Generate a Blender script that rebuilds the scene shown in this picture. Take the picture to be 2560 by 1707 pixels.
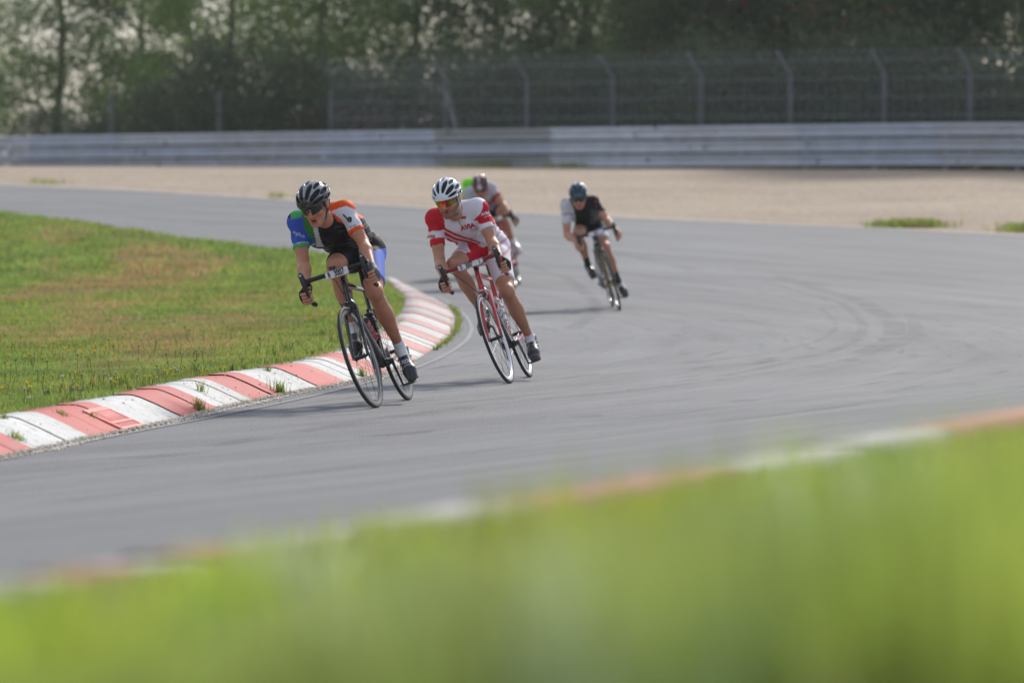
import bpy, bmesh, math, random
import numpy as np
from math import radians, sin, cos, pi, sqrt, hypot
from mathutils import Vector, Matrix, geometry
from mathutils.bvhtree import BVHTree

for o in list(bpy.data.objects): bpy.data.objects.remove(o)
SC = bpy.context.scene
COL = SC.collection
RNG = np.random.default_rng(7)
random.seed(7)

# ------------------------------------------------------------------ camera, light, exposure
CH = 1.395
cam = bpy.data.cameras.new('camera'); cam_o = bpy.data.objects.new('camera', cam); COL.objects.link(cam_o)
cam.sensor_width = 36; cam.lens = 150; cam.clip_end = 2000; cam.clip_start = .1
cam_o.location = (0, 0, CH)
cam_o.rotation_euler = (radians(90) - math.atan((1707/2 - 469)/10667.), 0, 0)
cam.dof.use_dof = True; cam.dof.focus_distance = 28.3; cam.dof.aperture_fstop = 2.6; cam.dof.aperture_blades = 0
SC.camera = cam_o

SUN_EL, SUN_AZ = radians(36), radians(24)          # azimuth clockwise from +Y (behind the riders, to the right)
w = bpy.data.worlds.new('World'); SC.world = w; w.use_nodes = True
nt = w.node_tree; nt.nodes.clear()
wo = nt.nodes.new('ShaderNodeOutputWorld'); bg = nt.nodes.new('ShaderNodeBackground')
sky = nt.nodes.new('ShaderNodeTexSky'); sky.sky_type = 'NISHITA'; sky.sun_disc = False
sky.sun_elevation = SUN_EL; sky.sun_rotation = SUN_AZ; sky.air_density = 1.0; sky.dust_density = 1.2; sky.ozone_density = 1.0
tc = nt.nodes.new('ShaderNodeTexCoord'); ns = nt.nodes.new('ShaderNodeTexNoise'); ns.inputs['Scale'].default_value = 2.2; ns.inputs['Detail'].default_value = 5
cr = nt.nodes.new('ShaderNodeValToRGB'); cr.color_ramp.elements[0].position = .38; cr.color_ramp.elements[1].position = .62
cr.color_ramp.elements[0].color = (.45, .45, .45, 1); cr.color_ramp.elements[1].color = (.9, .9, .9, 1)
mx = nt.nodes.new('ShaderNodeMixRGB'); mx.inputs[2].default_value = (3.9, 4.25, 5.0, 1)   # thin bright cloud over the sky
nt.links.new(tc.outputs['Generated'], ns.inputs['Vector']); nt.links.new(ns.outputs[0], cr.inputs[0])
nt.links.new(cr.outputs[0], mx.inputs[0]); nt.links.new(sky.outputs[0], mx.inputs[1]); nt.links.new(mx.outputs[0], bg.inputs[0])
bg.inputs[1].default_value = 0.105
nt.links.new(bg.outputs[0], wo.inputs[0])
sun = bpy.data.lights.new('sun', 'SUN'); sun.energy = 2.45; sun.angle = radians(7); sun.color = (1, .955, .88)
sun_o = bpy.data.objects.new('sun', sun); COL.objects.link(sun_o)
sd = Vector((sin(SUN_AZ)*cos(SUN_EL), cos(SUN_AZ)*cos(SUN_EL), sin(SUN_EL)))
sun_o.rotation_euler = sd.to_track_quat('Z', 'Y').to_euler()
SC.view_settings.view_transform = 'Standard'; SC.view_settings.look = 'None'
SC.view_settings.exposure = 0.56; SC.view_settings.gamma = 1

# ------------------------------------------------------------------ materials
def lin(c):
    return tuple((v/12.92 if v <= .04045 else ((v+.055)/1.055)**2.4) for v in c)
MATS = {}
def mat(name, col=(.5, .5, .5), rough=.5, metal=0., noise=0., nscale=40, bump=0., bscale=200, attr=False, coat=0., spec=.5, trans=0., sss=0.):
    if name in MATS: return MATS[name]
    m = bpy.data.materials.new(name); m.use_nodes = True; t = m.node_tree; b = t.nodes['Principled BSDF']
    b.inputs['Roughness'].default_value = rough; b.inputs['Metallic'].default_value = metal
    b.inputs['Coat Weight'].default_value = coat; b.inputs['Specular IOR Level'].default_value = spec
    if sss: b.inputs['Subsurface Weight'].default_value = sss; b.inputs['Subsurface Scale'].default_value = .01; b.inputs['Subsurface Radius'].default_value = (1, .35, .2)
    tcn = t.nodes.new('ShaderNodeTexCoord')
    src = None
    if attr:
        a = t.nodes.new('ShaderNodeAttribute'); a.attribute_name = 'Col'; src = a.outputs['Color']
    if noise or not attr:
        n = t.nodes.new('ShaderNodeTexNoise'); n.inputs['Scale'].default_value = nscale; n.inputs['Detail'].default_value = 4
        t.links.new(tcn.outputs['Object'], n.inputs['Vector'])
        mr = t.nodes.new('ShaderNodeMapRange'); mr.inputs[1].default_value = .3; mr.inputs[2].default_value = .7
        nn = noise or .04
        mr.inputs[3].default_value = 1-nn; mr.inputs[4].default_value = 1+nn
        t.links.new(n.outputs[0], mr.inputs[0])
        mul = t.nodes.new('ShaderNodeVectorMath'); mul.operation = 'SCALE'
        if src: t.links.new(src, mul.inputs[0])
        else: mul.inputs[0].default_value = col[:3]
        t.links.new(mr.outputs[0], mul.inputs['Scale']); src = mul.outputs[0]
    t.links.new(src, b.inputs['Base Color'])
    if bump:
        n2 = t.nodes.new('ShaderNodeTexNoise'); n2.inputs['Scale'].default_value = bscale; n2.inputs['Detail'].default_value = 3
        t.links.new(tcn.outputs['Object'], n2.inputs['Vector'])
        bp = t.nodes.new('ShaderNodeBump'); bp.inputs['Strength'].default_value = bump; bp.inputs['Distance'].default_value = .01
        t.links.new(n2.outputs[0], bp.inputs['Height']); t.links.new(bp.outputs[0], b.inputs['Normal'])
    if trans:
        tr = t.nodes.new('ShaderNodeBsdfTranslucent'); ms = t.nodes.new('ShaderNodeMixShader'); ms.inputs[0].default_value = trans
        t.links.new(src, tr.inputs[0]); out = t.nodes['Material Output']
        t.links.new(b.outputs[0], ms.inputs[1]); t.links.new(tr.outputs[0], ms.inputs[2]); t.links.new(ms.outputs[0], out.inputs[0])
    MATS[name] = m
    return m

# ------------------------------------------------------------------ object helpers
def tag(o, label=None, cat=None, group=None, kind=None):
    if label: o['label'] = label
    if cat: o['category'] = cat
    if group: o['group'] = group
    if kind: o['kind'] = kind
    return o
def empty(name, loc=(0, 0, 0), matrix=None):
    o = bpy.data.objects.new(name, None); COL.objects.link(o); o.empty_display_size = .2
    if matrix is not None: o.matrix_world = matrix
    else: o.location = loc
    return o
def npmesh(name, V, F, m, parent=None, smooth=False, cols=None, matrix=None):
    """V (n,3), F list of arrays (k, 3|4)"""
    me = bpy.data.meshes.new(name); V = np.asarray(V, np.float32)
    if not isinstance(F, list): F = [F]
    F = [np.asarray(f, np.int32) for f in F if len(f)]
    me.vertices.add(len(V)); me.vertices.foreach_set('co', V.ravel())
    loops = np.concatenate([f.ravel() for f in F]); tot = np.concatenate([np.full(len(f), f.shape[1], np.int32) for f in F])
    me.loops.add(len(loops)); me.loops.foreach_set('vertex_index', loops)
    me.polygons.add(len(tot)); st = np.concatenate([[0], np.cumsum(tot)[:-1]]).astype(np.int32)
    me.polygons.foreach_set('loop_start', st); me.polygons.foreach_set('loop_total', tot)
    me.update(calc_edges=True); me.validate()
    if smooth: me.polygons.foreach_set('use_smooth', np.ones(len(me.polygons), bool))
    if cols is not None:
        a = me.color_attributes.new('Col', 'FLOAT_COLOR', 'POINT')
        c = np.ones((len(V), 4), np.float32); c[:, :3] = cols; a.data.foreach_set('color', c.ravel())
    me.materials.append(m)
    o = bpy.data.objects.new(name, me); COL.objects.link(o)
    if matrix is not None: o.matrix_world = matrix
    if parent is not None: o.parent = parent
    return o

class MB:
    def __init__(s): s.v = []; s.f = []
    def add(s, v, f):
        n = len(s.v); s.v += [tuple(p) for p in v]; s.f += [tuple(i+n for i in q) for q in f]; return s
    def tube(s, pts, r, seg=10, flat=1.0, side=None, caps=True, closed=False):
        pts = [Vector(p) for p in pts]; n = len(pts)
        if not isinstance(r, (list, tuple)): r = [r]*n
        side = Vector(side) if side else None
        V = []; up = None
        for i, p in enumerate(pts):
            if closed: d = (pts[(i+1) % n]-pts[i-1]).normalized()
            else: d = (pts[min(i+1, n-1)]-pts[max(i-1, 0)]).normalized()
            if side is not None: a = (side - d*side.dot(d)).normalized()
            else:
                if up is None: up = Vector((0, 0, 1)) if abs(d.z) < .9 else Vector((1, 0, 0))
                a = (up - d*up.dot(d)).normalized(); up = a
            b = d.cross(a)
            for k in range(seg):
                t = 2*pi*k/seg; V.append(p + a*(cos(t)*r[i]*flat) + b*(sin(t)*r[i]))
        F = []
        for i in range(n if closed else n-1):
            j = (i+1) % n
            for k in range(seg): F.append((i*seg+k, i*seg+(k+1) % seg, j*seg+(k+1) % seg, j*seg+k))
        if caps and not closed:
            F.append(tuple(range(seg-1, -1, -1))); F.append(tuple((n-1)*seg+k for k in range(seg)))
        return s.add(V, F)
    def box(s, c, size, M=None, bev=0):
        c = Vector(c); M = M or Matrix.Identity(3); x, y, z = [v/2 for v in size]
        V = [c + M @ Vector((i*x, j*y, k*z)) for i in (-1, 1) for j in (-1, 1) for k in (-1, 1)]
        return s.add(V, [(0, 1, 3, 2), (4, 6, 7, 5), (0, 4, 5, 1), (2, 3, 7, 6), (0, 2, 6, 4), (1, 5, 7, 3)])
    def lathe(s, c, axis, prof, seg=32):
        """prof: list of (along axis, radius); closed loop if first==last"""
        c = Vector(c); axis = Vector(axis).normalized(); a = Vector((0, 0, 1)) if abs(axis.z) < .9 else Vector((1, 0, 0))
        a = (a-axis*a.dot(axis)).normalized(); b = axis.cross(a); V = []
        for (h, r) in prof:
            for k in range(seg):
                t = 2*pi*k/seg; V.append(c+axis*h+a*(cos(t)*r)+b*(sin(t)*r))
        F = [(i*seg+k, i*seg+(k+1) % seg, (i+1)*seg+(k+1) % seg, (i+1)*seg+k) for i in range(len(prof)-1) for k in range(seg)]
        return s.add(V, F)
    def xform(s, M):
        s.v = [tuple(M @ Vector(p)) for p in s.v]; return s
    def build(s, name, m, parent=None, smooth=True, matrix=None):
        me = bpy.data.meshes.new(name); me.from_pydata(s.v, [], s.f)
        me.validate(); me.materials.append(m)
        bm = bmesh.new(); bm.from_mesh(me); bmesh.ops.recalc_face_normals(bm, faces=bm.faces); bm.to_mesh(me); bm.free()
        if smooth:
            me.polygons.foreach_set('use_smooth', np.ones(len(me.polygons), bool))
            me.set_sharp_from_angle(angle=radians(40))
        o = bpy.data.objects.new(name, me); COL.objects.link(o)
        if matrix is not None: o.matrix_world = matrix
        if parent is not None: o.parent = parent
        return o

# ------------------------------------------------------------------ terrain
GY = [0, 25, 42, 48, 54, 60, 66, 72, 80, 87, 94, 105, 119, 150, 260, 400]
GZ = [0, 0, 0, .03, .15, .38, .62, .86, 1.2, 1.52, 1.79, 1.90, 2.02, 2.1, 2.2, 2.2]
_t = np.arange(-20, 420, .5); _v = np.interp(_t, GY, GZ); _k = np.exp(-np.arange(-8, 9)**2/18.); _k /= _k.sum()
_v = np.convolve(np.pad(_v, 8, mode='edge'), _k, 'valid')
def G(x, y):
    x = np.asarray(x, float); y = np.asarray(y, float)
    z = np.interp(y, _t, _v); u = y-2*x; t = np.maximum((25-u)/16.3, 0)
    m = np.clip((6.2-y)/2.4, 0, 1); m = m*m*(3-2*m)*.13       # low mound the photographer crouches behind
    return z + m - .028*np.clip(1-x/1.42, 0, 2)*np.clip(t*1.5-.3, 0, 1) + np.where(t < 1, .76*t**1.3, .76+.02*np.minimum(8.7-u, 9))
def smoothline(P, step=.4, it=3):
    P = np.array(P, float)
    s = np.concatenate([[0], np.cumsum(np.linalg.norm(np.diff(P, axis=0), axis=1))])
    n = max(3, int(s[-1]/step)); q = np.linspace(0, s[-1], n)
    R = np.stack([np.interp(q, s, P[:, 0]), np.interp(q, s, P[:, 1])], 1)
    k = np.exp(-np.arange(-5, 6)**2/10.); k /= k.sum()
    for _ in range(it):
        Q = np.concatenate([2*R[0]-R[5:0:-1], R, 2*R[-1]-R[-2:-7:-1]])
        R = np.stack([np.convolve(Q[:, 0], k, 'valid'), np.convolve(Q[:, 1], k, 'valid')], 1)
    return R
def normals(P):
    T = np.gradient(P, axis=0); T /= np.linalg.norm(T, axis=1)[:, None]
    return T, np.stack([-T[:, 1], T[:, 0]], 1)
def inpoly(x, y, P):
    P = np.asarray(P); r = np.zeros(np.shape(x), bool); j = len(P)-1
    for i in range(len(P)):
        xi, yi = P[i]; xj, yj = P[j]
        if yi != yj:
            c = ((yi > y) != (yj > y)) & (x < (xj-xi)*(y-yi)/(yj-yi)+xi); r ^= c
        j = i
    return r
def sheet(name, poly, off, m, step=1.0, zf=None):
    poly = np.asarray(poly); lo = poly.min(0); hi = poly.max(0)
    gx, gy = np.meshgrid(np.arange(lo[0], hi[0], step)+.013, np.arange(lo[1], hi[1], step)+.017)
    gx = gx.ravel(); gy = gy.ravel(); k = inpoly(gx, gy, poly)
    pts = [Vector(p) for p in poly]+[Vector((a, b)) for a, b in zip(gx[k], gy[k])]
    n = len(poly)
    v, e, f, _, _, _ = geometry.delaunay_2d_cdt(pts, [], [list(range(n))], 1, 1e-5)
    V = np.array([(p[0], p[1]) for p in v]); z = (zf(V[:, 0], V[:, 1]) if zf else G(V[:, 0], V[:, 1])+off)
    tri = [t for t in f if len(t) == 3]
    T = np.array(tri)
    a = V[T[:, 1]]-V[T[:, 0]]; b = V[T[:, 2]]-V[T[:, 0]]; fl = (a[:, 0]*b[:, 1]-a[:, 1]*b[:, 0]) < 0
    T[fl] = T[fl][:, ::-1]
    return npmesh(name, np.column_stack([V, z]), T, m, smooth=True)
def strip(name, P, w0, w1, off, m, u0=None, u1=None):
    T, N = normals(P); A = P+N*w0; B = P+N*w1
    V = np.concatenate([np.column_stack([A, G(A[:, 0], A[:, 1])+off]), np.column_stack([B, G(B[:, 0], B[:, 1])+off])])
    n = len(P); F = [(i, i+1, n+i+1, n+i) for i in range(n-1)]
    return npmesh(name, V, np.array(F), m, smooth=True)

# kerb lines (world metres)
K_OUT = [(-4.6, 12), (-3.6, 16.5), (-2.95, 20.3), (-2.53, 22.56), (-2.35, 23.71), (-2.13, 24.74), (-1.98, 25.68), (-1.86, 26.70), (-1.71, 27.75), (-1.51, 28.83), (-1.31, 29.63), (-1.16, 30.4), (-1.03, 31.25), (-.86, 32.91), (-.75, 35.34), (-.63, 38.25), (-.59, 40.10), (-.58, 42.51), (-.60, 44.55), (-.64, 46.32), (-.74, 48.59), (-.96, 51.0), (-1.18, 52.58), (-1.42, 54.09), (-1.72, 55.6)]
KO = smoothline(K_OUT, .12, 4)
KT, KN = normals(KO)
KS = np.concatenate([[0], np.cumsum(np.linalg.norm(np.diff(KO, axis=0), axis=1))])
def kwidth(s):
    y = np.interp(s, KS, KO[:, 1]); return np.interp(y, [20, 30, 40, 50, 54, 56], [.43, .46, .55, .5, .3, .08])
KI = KO + KN*kwidth(KS)[:, None]
FAR = [(-1.75, 56.13), (-1.98, 58.18), (-2.40, 60.14), (-3.0, 61.6), (-3.8, 63.0), (-4.95, 65.2), (-6.72, 69.3), (-7.83, 72.02), (-8.89, 74.13), (-16, 84), (-26, 93), (-45, 104)]
GOUT = [(-60, 122), (-30, 101), (-14, 88.5), (-10.23, 85.33), (-7.97, 83.4), (-5.57, 80.77), (-4.0, 78.6), (-1.05, 75.2), (.55, 73.6), (3.36, 71.05), (5.42, 69.2), (8.01, 66.5), (11.2, 61), (13.3, 54), (12.6, 46), (9.5, 37.5), (7, 32)]
NEARL = [(-2.9, 2.6), (-1.6, 5.3), (-.86, 6.95), (-.42, 7.8), (0, 8.6), (.62, 9.95), (1.42, 11.8), (2.6, 14.9), (4.2, 19.5), (5.6, 25), (7, 32)]
NL = smoothline(NEARL, .12, 3)
GO = smoothline(GOUT, .6, 2)
FR = smoothline(FAR, .5, 2)

def ground_mat(name, nodes_fn):
    m = bpy.data.materials.new(name); m.use_nodes = True; t = m.node_tree; b = t.nodes['Principled BSDF']
    nodes_fn(t, b); MATS[name] = m; return m
def N(t, typ, **kw):
    n = t.nodes.new(typ)
    for k, v in kw.items():
        if hasattr(n, k) and not k.startswith('i_'): setattr(n, k, v)
        else: n.inputs[k[2:].replace('_', ' ')].default_value = v
    return n
def ramp(t, src, stops):
    r = t.nodes.new('ShaderNodeValToRGB'); e = r.color_ramp.elements
    while len(e) < len(stops): e.new(.5)
    for i, (p, c) in enumerate(stops):
        e[i].position = p; e[i].color = (*c, 1) if len(c) == 3 else c
    t.links.new(src, r.inputs[0]); return r.outputs[0]
def noise(t, vec, scale, detail=3, rough=.5):
    n = t.nodes.new('ShaderNodeTexNoise'); n.inputs['Scale'].default_value = scale; n.inputs['Detail'].default_value = detail; n.inputs['Roughness'].default_value = rough
    t.links.new(vec, n.inputs['Vector']); return n.outputs[0]
def mixc(t, f, a, b, mode='MIX'):
    m = t.nodes.new('ShaderNodeMixRGB'); m.blend_type = mode
    for i, x in enumerate((f, a, b)):
        if isinstance(x, bpy.types.NodeSocket): t.links.new(x, m.inputs[i])
        elif isinstance(x, (int, float)): m.inputs[i].default_value = x
        else: m.inputs[i].default_value = (*x, 1)
    return m.outputs[0]
def asphalt(t, b):
    tc = t.nodes.new('ShaderNodeTexCoord'); P = tc.outputs['Object']
    # polar coordinates round the bend so that wear follows the racing line
    sub = t.nodes.new('ShaderNodeVectorMath'); sub.operation = 'SUBTRACT'; sub.inputs[1].default_value = (-24, 40, 0); t.links.new(P, sub.inputs[0])
    sep = t.nodes.new('ShaderNodeSeparateXYZ'); t.links.new(sub.outputs[0], sep.inputs[0])
    at = t.nodes.new('ShaderNodeMath'); at.operation = 'ARCTAN2'; t.links.new(sep.outputs[1], at.inputs[0]); t.links.new(sep.outputs[0], at.inputs[1])
    ln = t.nodes.new('ShaderNodeVectorMath'); ln.operation = 'LENGTH'; t.links.new(sub.outputs[0], ln.inputs[0])
    cb = t.nodes.new('ShaderNodeCombineXYZ'); t.links.new(ln.outputs['Value'], cb.inputs[0])
    m1 = t.nodes.new('ShaderNodeMath'); m1.operation = 'MULTIPLY'; m1.inputs[1].default_value = 3.0; t.links.new(at.outputs[0], m1.inputs[0]); t.links.new(m1.outputs[0], cb.inputs[1])
    streak = noise(t, cb.outputs[0], 1.3, 8, .68)
    big = noise(t, P, .22, 3)
    fine = noise(t, P, 130, 2, .7)
    vor = t.nodes.new('ShaderNodeTexVoronoi'); vor.inputs['Scale'].default_value = 95; t.links.new(P, vor.inputs['Vector'])
    base = ramp(t, streak, [(.34, (.135, .134, .139)), (.5, (.197, .195, .200)), (.66, (.255, .252, .255))])
    base = mixc(t, .35, base, ramp(t, big, [(.35, (.160, .159, .165)), (.65, (.24, .237, .240))]))
    # thin dark tyre scrubs
    scr = noise(t, cb.outputs[0], 5.5, 5, .6)
    base = mixc(t, ramp(t, scr, [(.57, (0, 0, 0)), (.70, (.75, .75, .75))]), base, (.10, .10, .108))
    base = mixc(t, 1.0, base, ramp(t, fine, [(.3, (.55, .55, .55)), (.7, (1.4, 1.4, 1.4))]), 'MULTIPLY')
    base = mixc(t, ramp(t, vor.outputs['Distance'], [(.0, (.55, .55, .55)), (.25, (0, 0, 0))]), base, (.3, .29, .27))
    t.links.new(base, b.inputs['Base Color']); b.inputs['Roughness'].default_value = .78; b.inputs['Specular IOR Level'].default_value = .35
    bp = t.nodes.new('ShaderNodeBump'); bp.inputs['Strength'].default_value = .8; bp.inputs['Distance'].default_value = .006
    t.links.new(vor.outputs['Distance'], bp.inputs['Height']); t.links.new(bp.outputs[0], b.inputs['Normal'])
def gravel(t, b):
    tc = t.nodes.new('ShaderNodeTexCoord'); P = tc.outputs['Object']
    n1 = noise(t, P, .35, 4); n2 = noise(t, P, 9, 4, .7)
    base = ramp(t, n1, [(.3, (.36, .275, .20)), (.7, (.46, .365, .275))])
    base = mixc(t, 1.0, base, ramp(t, n2, [(.35, (.62, .61, .60)), (.65, (1.25, 1.25, 1.24))]), 'MULTIPLY')
    t.links.new(base, b.inputs['Base Color']); b.inputs['Roughness'].default_value = .95
    bp = t.nodes.new('ShaderNodeBump'); bp.inputs['Strength'].default_value = .9; bp.inputs['Distance'].default_value = .05
    t.links.new(n2, bp.inputs['Height']); t.links.new(bp.outputs[0], b.inputs['Normal'])
def soil(t, b):
    tc = t.nodes.new('ShaderNodeTexCoord'); P = tc.outputs['Object']
    n1 = noise(t, P, 1.1, 4); n2 = noise(t, P, 25, 3)
    base = ramp(t, n1, [(.35, (.11, .165, .04)), (.62, (.17, .165, .07))])
    base = mixc(t, 1.0, base, ramp(t, n2, [(.3, (.6, .6, .6)), (.7, (1.3, 1.3, 1.3))]), 'MULTIPLY')
    t.links.new(base, b.inputs['Base Color']); b.inputs['Roughness'].default_value = 1; b.inputs['Specular IOR Level'].default_value = .1
M_ASPH = ground_mat('asphalt', asphalt); M_GRAV = ground_mat('pale_gravel', gravel); M_SOIL = ground_mat('turf_soil', soil)
M_LINE = mat('worn_line_paint', (.27, .27, .272), .85, noise=.35, nscale=25)

# big base ground to the horizon
xs = np.concatenate([np.linspace(-600, -70, 12), np.arange(-60, 61, 4), np.linspace(70, 600, 12)])
ys = np.concatenate([np.linspace(-60, -4, 8), np.arange(0, 140, 2), np.linspace(145, 1200, 20)])
gx, gy = np.meshgrid(xs, ys); gz = G(gx, gy)-np.interp(gy, [0, 102, 112], [.30, .30, .04])
V = np.column_stack([gx.ravel(), gy.ravel(), gz.ravel()]); nx = len(xs)
F = np.array([(j*nx+i, j*nx+i+1, (j+1)*nx+i+1, (j+1)*nx+i) for j in range(len(ys)-1) for i in range(nx-1)])
tag(npmesh('ground', V, F, M_SOIL, smooth=True), kind='structure')

track_poly = np.concatenate([KO[::6], FR[::2], GO[::2], NL[::-6]])
# asphalt: inside kerb/far line to outer line and near line (poly tucked under the neighbours)
inner = np.concatenate([KO[::4]+KN[::4]*.06, FR[1:]])
tp = np.concatenate([inner, GO[1:-1], NL[::-4], [(-6.2, 3.0), (-7.5, 6.0)]])
tag(sheet('race_track', tp, 0.0, M_ASPH, 1.0), kind='structure')
gp = np.concatenate([GO[1:-1]*1.0, [(30, 30), (40, 60), (30, 80), (18.6, 88.2), (11.58, 94.8), (6.05, 99.8), (.3, 105.8), (-6.4, 111.8), (-14.1, 119.8), (-24, 129), (-60, 160)]])
tag(sheet('gravel_trap', gp, -.012, M_GRAV, 1.5), kind='structure')
inf = np.concatenate([KI[::5][:-2], FR, [(-60, 104), (-60, 8), (-6.5, 6)]])
KIs = KI[::6]
def infz(x, y):
    d = np.full(np.shape(x), 1e9)
    for p in KIs: d = np.minimum(d, np.hypot(x-p[0], y-p[1]))
    return G(x, y)+.025+.10*np.exp(-d/1.6)
tag(sheet('infield', inf, 0, M_SOIL, .7, infz), kind='structure')
NT, NN = normals(NL)
KW2 = .21
NI = NL - NN*KW2
np_poly = np.concatenate([NI[::5], [(12, 22), (12, -8), (-9, -8), (-9, 2)]])
tag(sheet('near_verge', np_poly, .012, M_SOIL, .6), kind='structure')
# painted edge lines
LN = smoothline([(-3.7, 16.5), (-3.0, 20.0), (-2.62, 21.83), (-2.36, 23.38), (-2.12, 24.52), (-1.81, 25.95), (-1.47, 27.7), (-1.08, 30.11), (-.72, 33.06), (-.54, 35.68), (-.41, 38.85), (-.39, 41.95), (-.47, 45.13), (-.62, 48.0), (-.82, 50.48), (-1.1, 52.6), (-1.5, 55)], .2, 3)
tag(strip('edge_line', LN, -.022, .018, .004, M_LINE), kind='structure')
tag(strip('edge_line', GO, .18, .30, .004, mat('pale_line_paint', (.62, .62, .62), .8, noise=.15, nscale=20)), kind='structure')

def rubber(t, b):
    tc = t.nodes.new('ShaderNodeTexCoord'); P = tc.outputs['Object']; n1 = noise(t, P, 1.3, 4, .7); n2 = noise(t, P, 40, 3, .7)
    t.links.new(ramp(t, n2, [(.35, (.06, .06, .065)), (.65, (.13, .13, .135))]), b.inputs['Base Color']); b.inputs['Roughness'].default_value = .8
    t.links.new(ramp(t, n1, [(.38, (.0, .0, .0)), (.62, (.18, .18, .18))]), b.inputs['Alpha'])
M_RUBB = ground_mat('rubber_marks', rubber)
for P_, w0_ in (([(3.2, 55), (3.85, 49.4), (3.6, 43.6), (3.18, 39), (2.55, 35.3), (1.78, 33.4), (.6, 31.5), (-.8, 29.2), (-2.2, 25)], .10), ([(3.5, 56), (4.1, 50), (3.95, 44), (3.5, 39), (2.9, 35.6)], .22), ([(2.9, 53), (3.5, 48.6), (3.3, 43), (2.85, 39), (2.2, 35.8), (1.3, 33.6)], .06),
               ([(4.3, 46), (3.9, 41), (3.4, 37.4), (2.5, 33.5), (1.2, 30.0), (-.6, 26.5), (-1.6, 23)], .14), ([(-1.4, 26.1), (-.6, 27.2), (.6, 29.3), (1.6, 31.5), (2.2, 34)], .07), ([(-2.2, 21.5), (-1.2, 23.2), (.3, 25.6), (1.9, 28.6)], .16),
               ([(-2, 17), (-.6, 19.5), (1.0, 22.5), (2.6, 26.4)], .25), ([(-9, 80), (-5.5, 74.5), (-1.5, 69), (1.2, 63), (2.6, 57)], .25), ([(-6.5, 72.5), (-3, 68), (-.3, 62), (.8, 55), (1.0, 48), (.6, 42)], .15)):
    L_ = smoothline(P_, .3, 2); tag(strip('tyre_mark', L_, -w0_/2, w0_/2, .003+.0012*(int(w0_*100) % 4), M_RUBB), kind='structure')
# ------------------------------------------------------------------ kerbs
def kerb_paint(t, b):
    a = t.nodes.new('ShaderNodeAttribute'); a.attribute_name = 'Col'
    tc = t.nodes.new('ShaderNodeTexCoord'); P = tc.outputs['Object']
    n1 = noise(t, P, 14, 6, .75); n2 = noise(t, P, 2.0, 4)
    c = mixc(t, 1.0, a.outputs['Color'], ramp(t, n2, [(.3, (.84, .83, .81)), (.7, (1.02, 1.02, 1.02))]), 'MULTIPLY')
    c = mixc(t, ramp(t, n1, [(.53, (0, 0, 0)), (.66, (.75, .75, .75))]), c, (.27, .245, .22))
    mpk = t.nodes.new('ShaderNodeMapping'); mpk.inputs['Scale'].default_value = (3, 30, 20); t.links.new(P, mpk.inputs[0])
    n3 = noise(t, mpk.outputs[0], 2.0, 6, .7)          # brush strokes and hair cracks across the kerb
    c = mixc(t, ramp(t, n3, [(.60, (0, 0, 0)), (.68, (.5, .5, .5))]), c, (.22, .16, .14))
    vk = t.nodes.new('ShaderNodeTexVoronoi'); vk.inputs['Scale'].default_value = 16; t.links.new(P, vk.inputs['Vector'])
    c = mixc(t, ramp(t, vk.outputs['Distance'], [(.05, (.8, .8, .8)), (.13, (0, 0, 0))]), c, (.2, .18, .16))
    t.links.new(c, b.inputs['Base Color']); b.inputs['Roughness'].default_value = .75
    bp = t.nodes.new('ShaderNodeBump'); bp.inputs['Strength'].default_value = .5; bp.inputs['Distance'].default_value = .006
    t.links.new(n1, bp.inputs['Height']); t.links.new(bp.outputs[0], b.inputs['Normal'])
M_KERB = ground_mat('painted_kerb', kerb_paint)
RED = np.array((.62, .135, .115)); RED2 = np.array((.64, .19, .16)); WHT = np.array((.64, .635, .62))
def kerb(name, P, Nn, S, widthf, heightf, bounds, first_red, slabs, prof, fade=None):
    """every painted stripe is split in slabs with thin dark joints between them"""
    V = []; F = []; C = []
    def at(s, c):
        x = np.interp(s, S, P[:, 0]); y = np.interp(s, S, P[:, 1]); nx_ = np.interp(s, S, Nn[:, 0]); ny_ = np.interp(s, S, Nn[:, 1])
        wd = widthf(s)*c; return x+nx_*wd, y+ny_*wd
    for i in range(len(bounds)-1):
        a, b = bounds[i], bounds[i+1]; red = (i % 2 == 0) == first_red
        cuts = [a] + [a+(b-a)*(q+RNG.uniform(-.08, .08)) for q in np.arange(1, slabs)/slabs] + [b]
        for j in range(slabs):
            s0, s1 = cuts[j]+.0035, cuts[j+1]-.0035; hj = RNG.uniform(-.005, .005); base = (RED if RNG.random() < .6 else RED2) if red else WHT
            base = base*RNG.uniform(.93, 1.04)
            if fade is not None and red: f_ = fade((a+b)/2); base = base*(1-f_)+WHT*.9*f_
            ns = 5; sl = np.linspace(s0, s1, ns); n0 = len(V)
            full = [(-.0, -.06, 1)]+[(c, h, 0) for c, h in prof]+[(1.0, -.08, 1)]
            for s in sl:
                for c, h, dn in full:
                    x, y = at(s, c); z = float(G(x, y))+(h if dn else (h*heightf(s)+hj)); V.append((x, y, z)); C.append(base if not dn else base*.999)
            m_ = len(full)
            for q in range(ns-1):
                for r_ in range(m_-1): F.append((n0+q*m_+r_, n0+(q+1)*m_+r_, n0+(q+1)*m_+r_+1, n0+q*m_+r_+1))
    return V, F, C
s_of = lambda y: float(np.interp(y, KO[:, 1], KS))
s0 = s_of(22.6)
b1 = [s0-.98*k for k in range(10, 0, -1)] + [s0, s0+1.13, s0+2.2, s0+3.2, s0+4.25, s0+5.3, s0+6.2, s0+7.1, s0+7.95, s0+8.9]
while b1[-1] < KS[-1]-1.1: b1.append(b1[-1]+1.08)
PROF = [(0, .06), (.18, .30), (.4, .62), (.62, .90), (.72, .985), (.8, 1.0), (1.0, .985)]
iz = b1.index(s0)      # the stripe ending at s0 is red
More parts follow.
